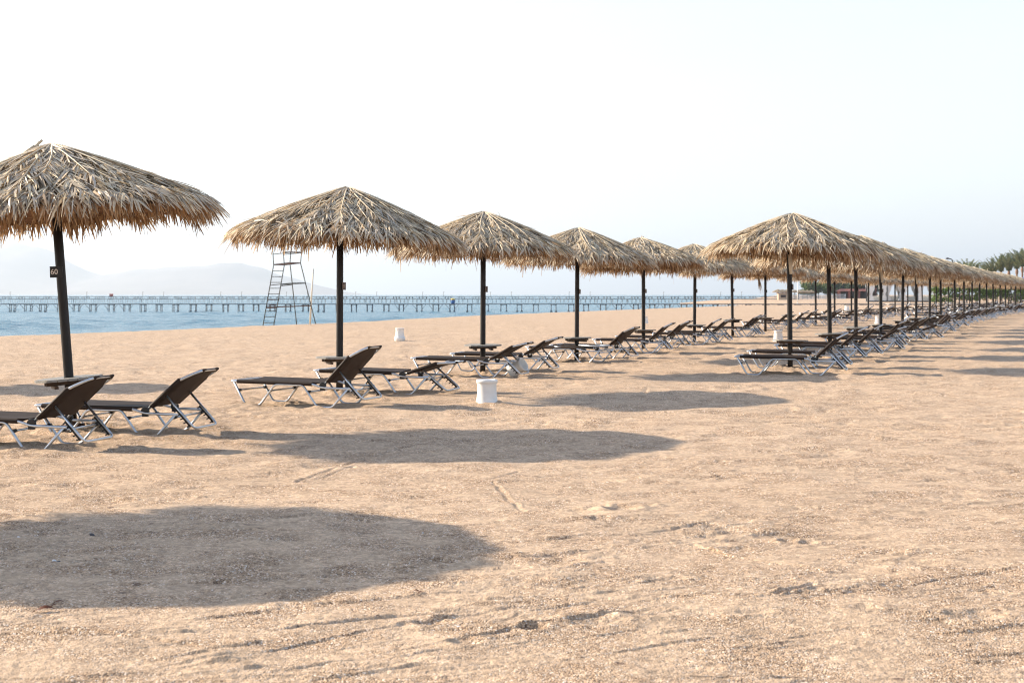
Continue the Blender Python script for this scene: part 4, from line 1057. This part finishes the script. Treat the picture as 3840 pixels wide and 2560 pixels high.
def pebble(px, py, s, mat, label, cat, name):
    x, y = gp(px, py); mb = MB(); mb.lathe([(.15 * s, 0), (.5 * s, .12 * s), (.48 * s, .3 * s), (.25 * s, .48 * s), (.02 * s, .52 * s)], 10)
    o = link(name, mb.mesh(name, mat), None, (x, y, gz(x, y) - .002)); o.rotation_euler = (.2, .3, px); o.scale = (1.5, 1, .9); tag(o, label, cat)
pebble(203, 2112, .022, SHELL, 'bluish white shell inside the nearest shadow', 'shell', 'seashell')
pebble(218, 2115, .020, PEB, 'dark pebble touching the bluish white shell', 'pebble', 'pebble')
pebble(70, 2010, .014, SHELL, 'tiny white shell near the upper left shadow edge', 'shell', 'seashell')
pebble(1585, 1994, .012, SHELL, 'tiny white shell near the right end of the nearest shadow', 'shell', 'seashell')
pebble(1718, 2340, .012, SHELL, 'white shell chip on sunny sand right of the shadow', 'shell', 'seashell')
pebble(345, 2008, .022, PEB, 'dark pebble in a dent inside the nearest shadow', 'pebble', 'pebble')

# ------------------------------------------------------------------ sand heaped round feet and poles, scratches and dents
def finish_sand():
    H = GZ.copy(); g = random.Random(17)
    def window(cx, cy, rad):
        i0, i1 = np.searchsorted(rows, cy - rad), np.searchsorted(rows, cy + rad)
        t0, t1 = np.searchsorted(tn, (cx - rad) / cy - .02), np.searchsorted(tn, (cx + rad) / cy + .02)
        return np.s_[max(0, i0 - 1):i1 + 1, max(0, t0 - 1):t1 + 1]
    spots = list(FEET) + [(x, y, .20, .035) for x, y in ROW_SEA + ROW_LAND if y < 60] + [(*gp(1826, 1514), .24, .02), (*gp(1499, 1277), .26, .02)]
    for cx, cy, r, h in spots:
        w = window(cx, cy, r * 4); X, Y = WX[w], DD[w]; q = np.hypot(X - cx, Y - cy) / r
        lump = 1 + .9 * gnoise(X / .07, Y / .09, 51)
        H[w] += h * np.exp(-((q - .55) / .75) ** 2) * lump - h * .6 * np.exp(-((q - 2.1) / .7) ** 2) * np.clip(.5 + gnoise(X / .3, Y / .3, 52), 0, 1)
    for k in range(150):                                   # thin drag lines left by feet and dragged frames
        cy = 5.2 + 17 * g.random() ** 1.3; cx = g.uniform(-.36, .36) * cy; L = g.uniform(.15, .75); a = R(g.gauss(10, 17)); bend = g.uniform(-.5, .5)
        wd = max(.010, .0016 * cy) * g.uniform(.8, 1.4); dp = g.uniform(.003, .0072)
        w = window(cx, cy, L + .2); X, Y = WX[w] - cx, DD[w] - cy
        u = X * math.cos(a) + Y * math.sin(a); v = -X * math.sin(a) + Y * math.cos(a) - bend * u * u + .012 * gnoise(X / .09, Y / .09, 53 + k)
        f = np.clip((L - np.abs(u)) / .12, 0, 1); q = v / wd
        H[w] += f * dp * (-np.exp(-q * q) + .8 * np.exp(-((q - 1.9) / .8) ** 2))
    for k in range(260):                                   # shallow dents with a raised lip
        cy = 5.4 + 34 * g.random() ** 1.5; cx = g.uniform(-.40, .40) * cy; r = g.uniform(.022, .055) * (1 + cy / 22); dp = g.uniform(.004, .009) * (1 + cy / 16)
        w = window(cx, cy, r * 4); X, Y = WX[w], DD[w]; q = np.hypot((X - cx) / 1.5, Y - cy) / r * (1 + .35 * gnoise(X / r / 1.3, Y / r / 1.3, 54))
        H[w] += -dp * np.exp(-q * q) + .5 * dp * np.exp(-((q - 1.7) / .6) ** 2)
    co = np.stack([WX, DD, H], -1).reshape(-1).astype(np.float32)
    ground.data.vertices.foreach_set('co', co); ground.data.update()
finish_sand()
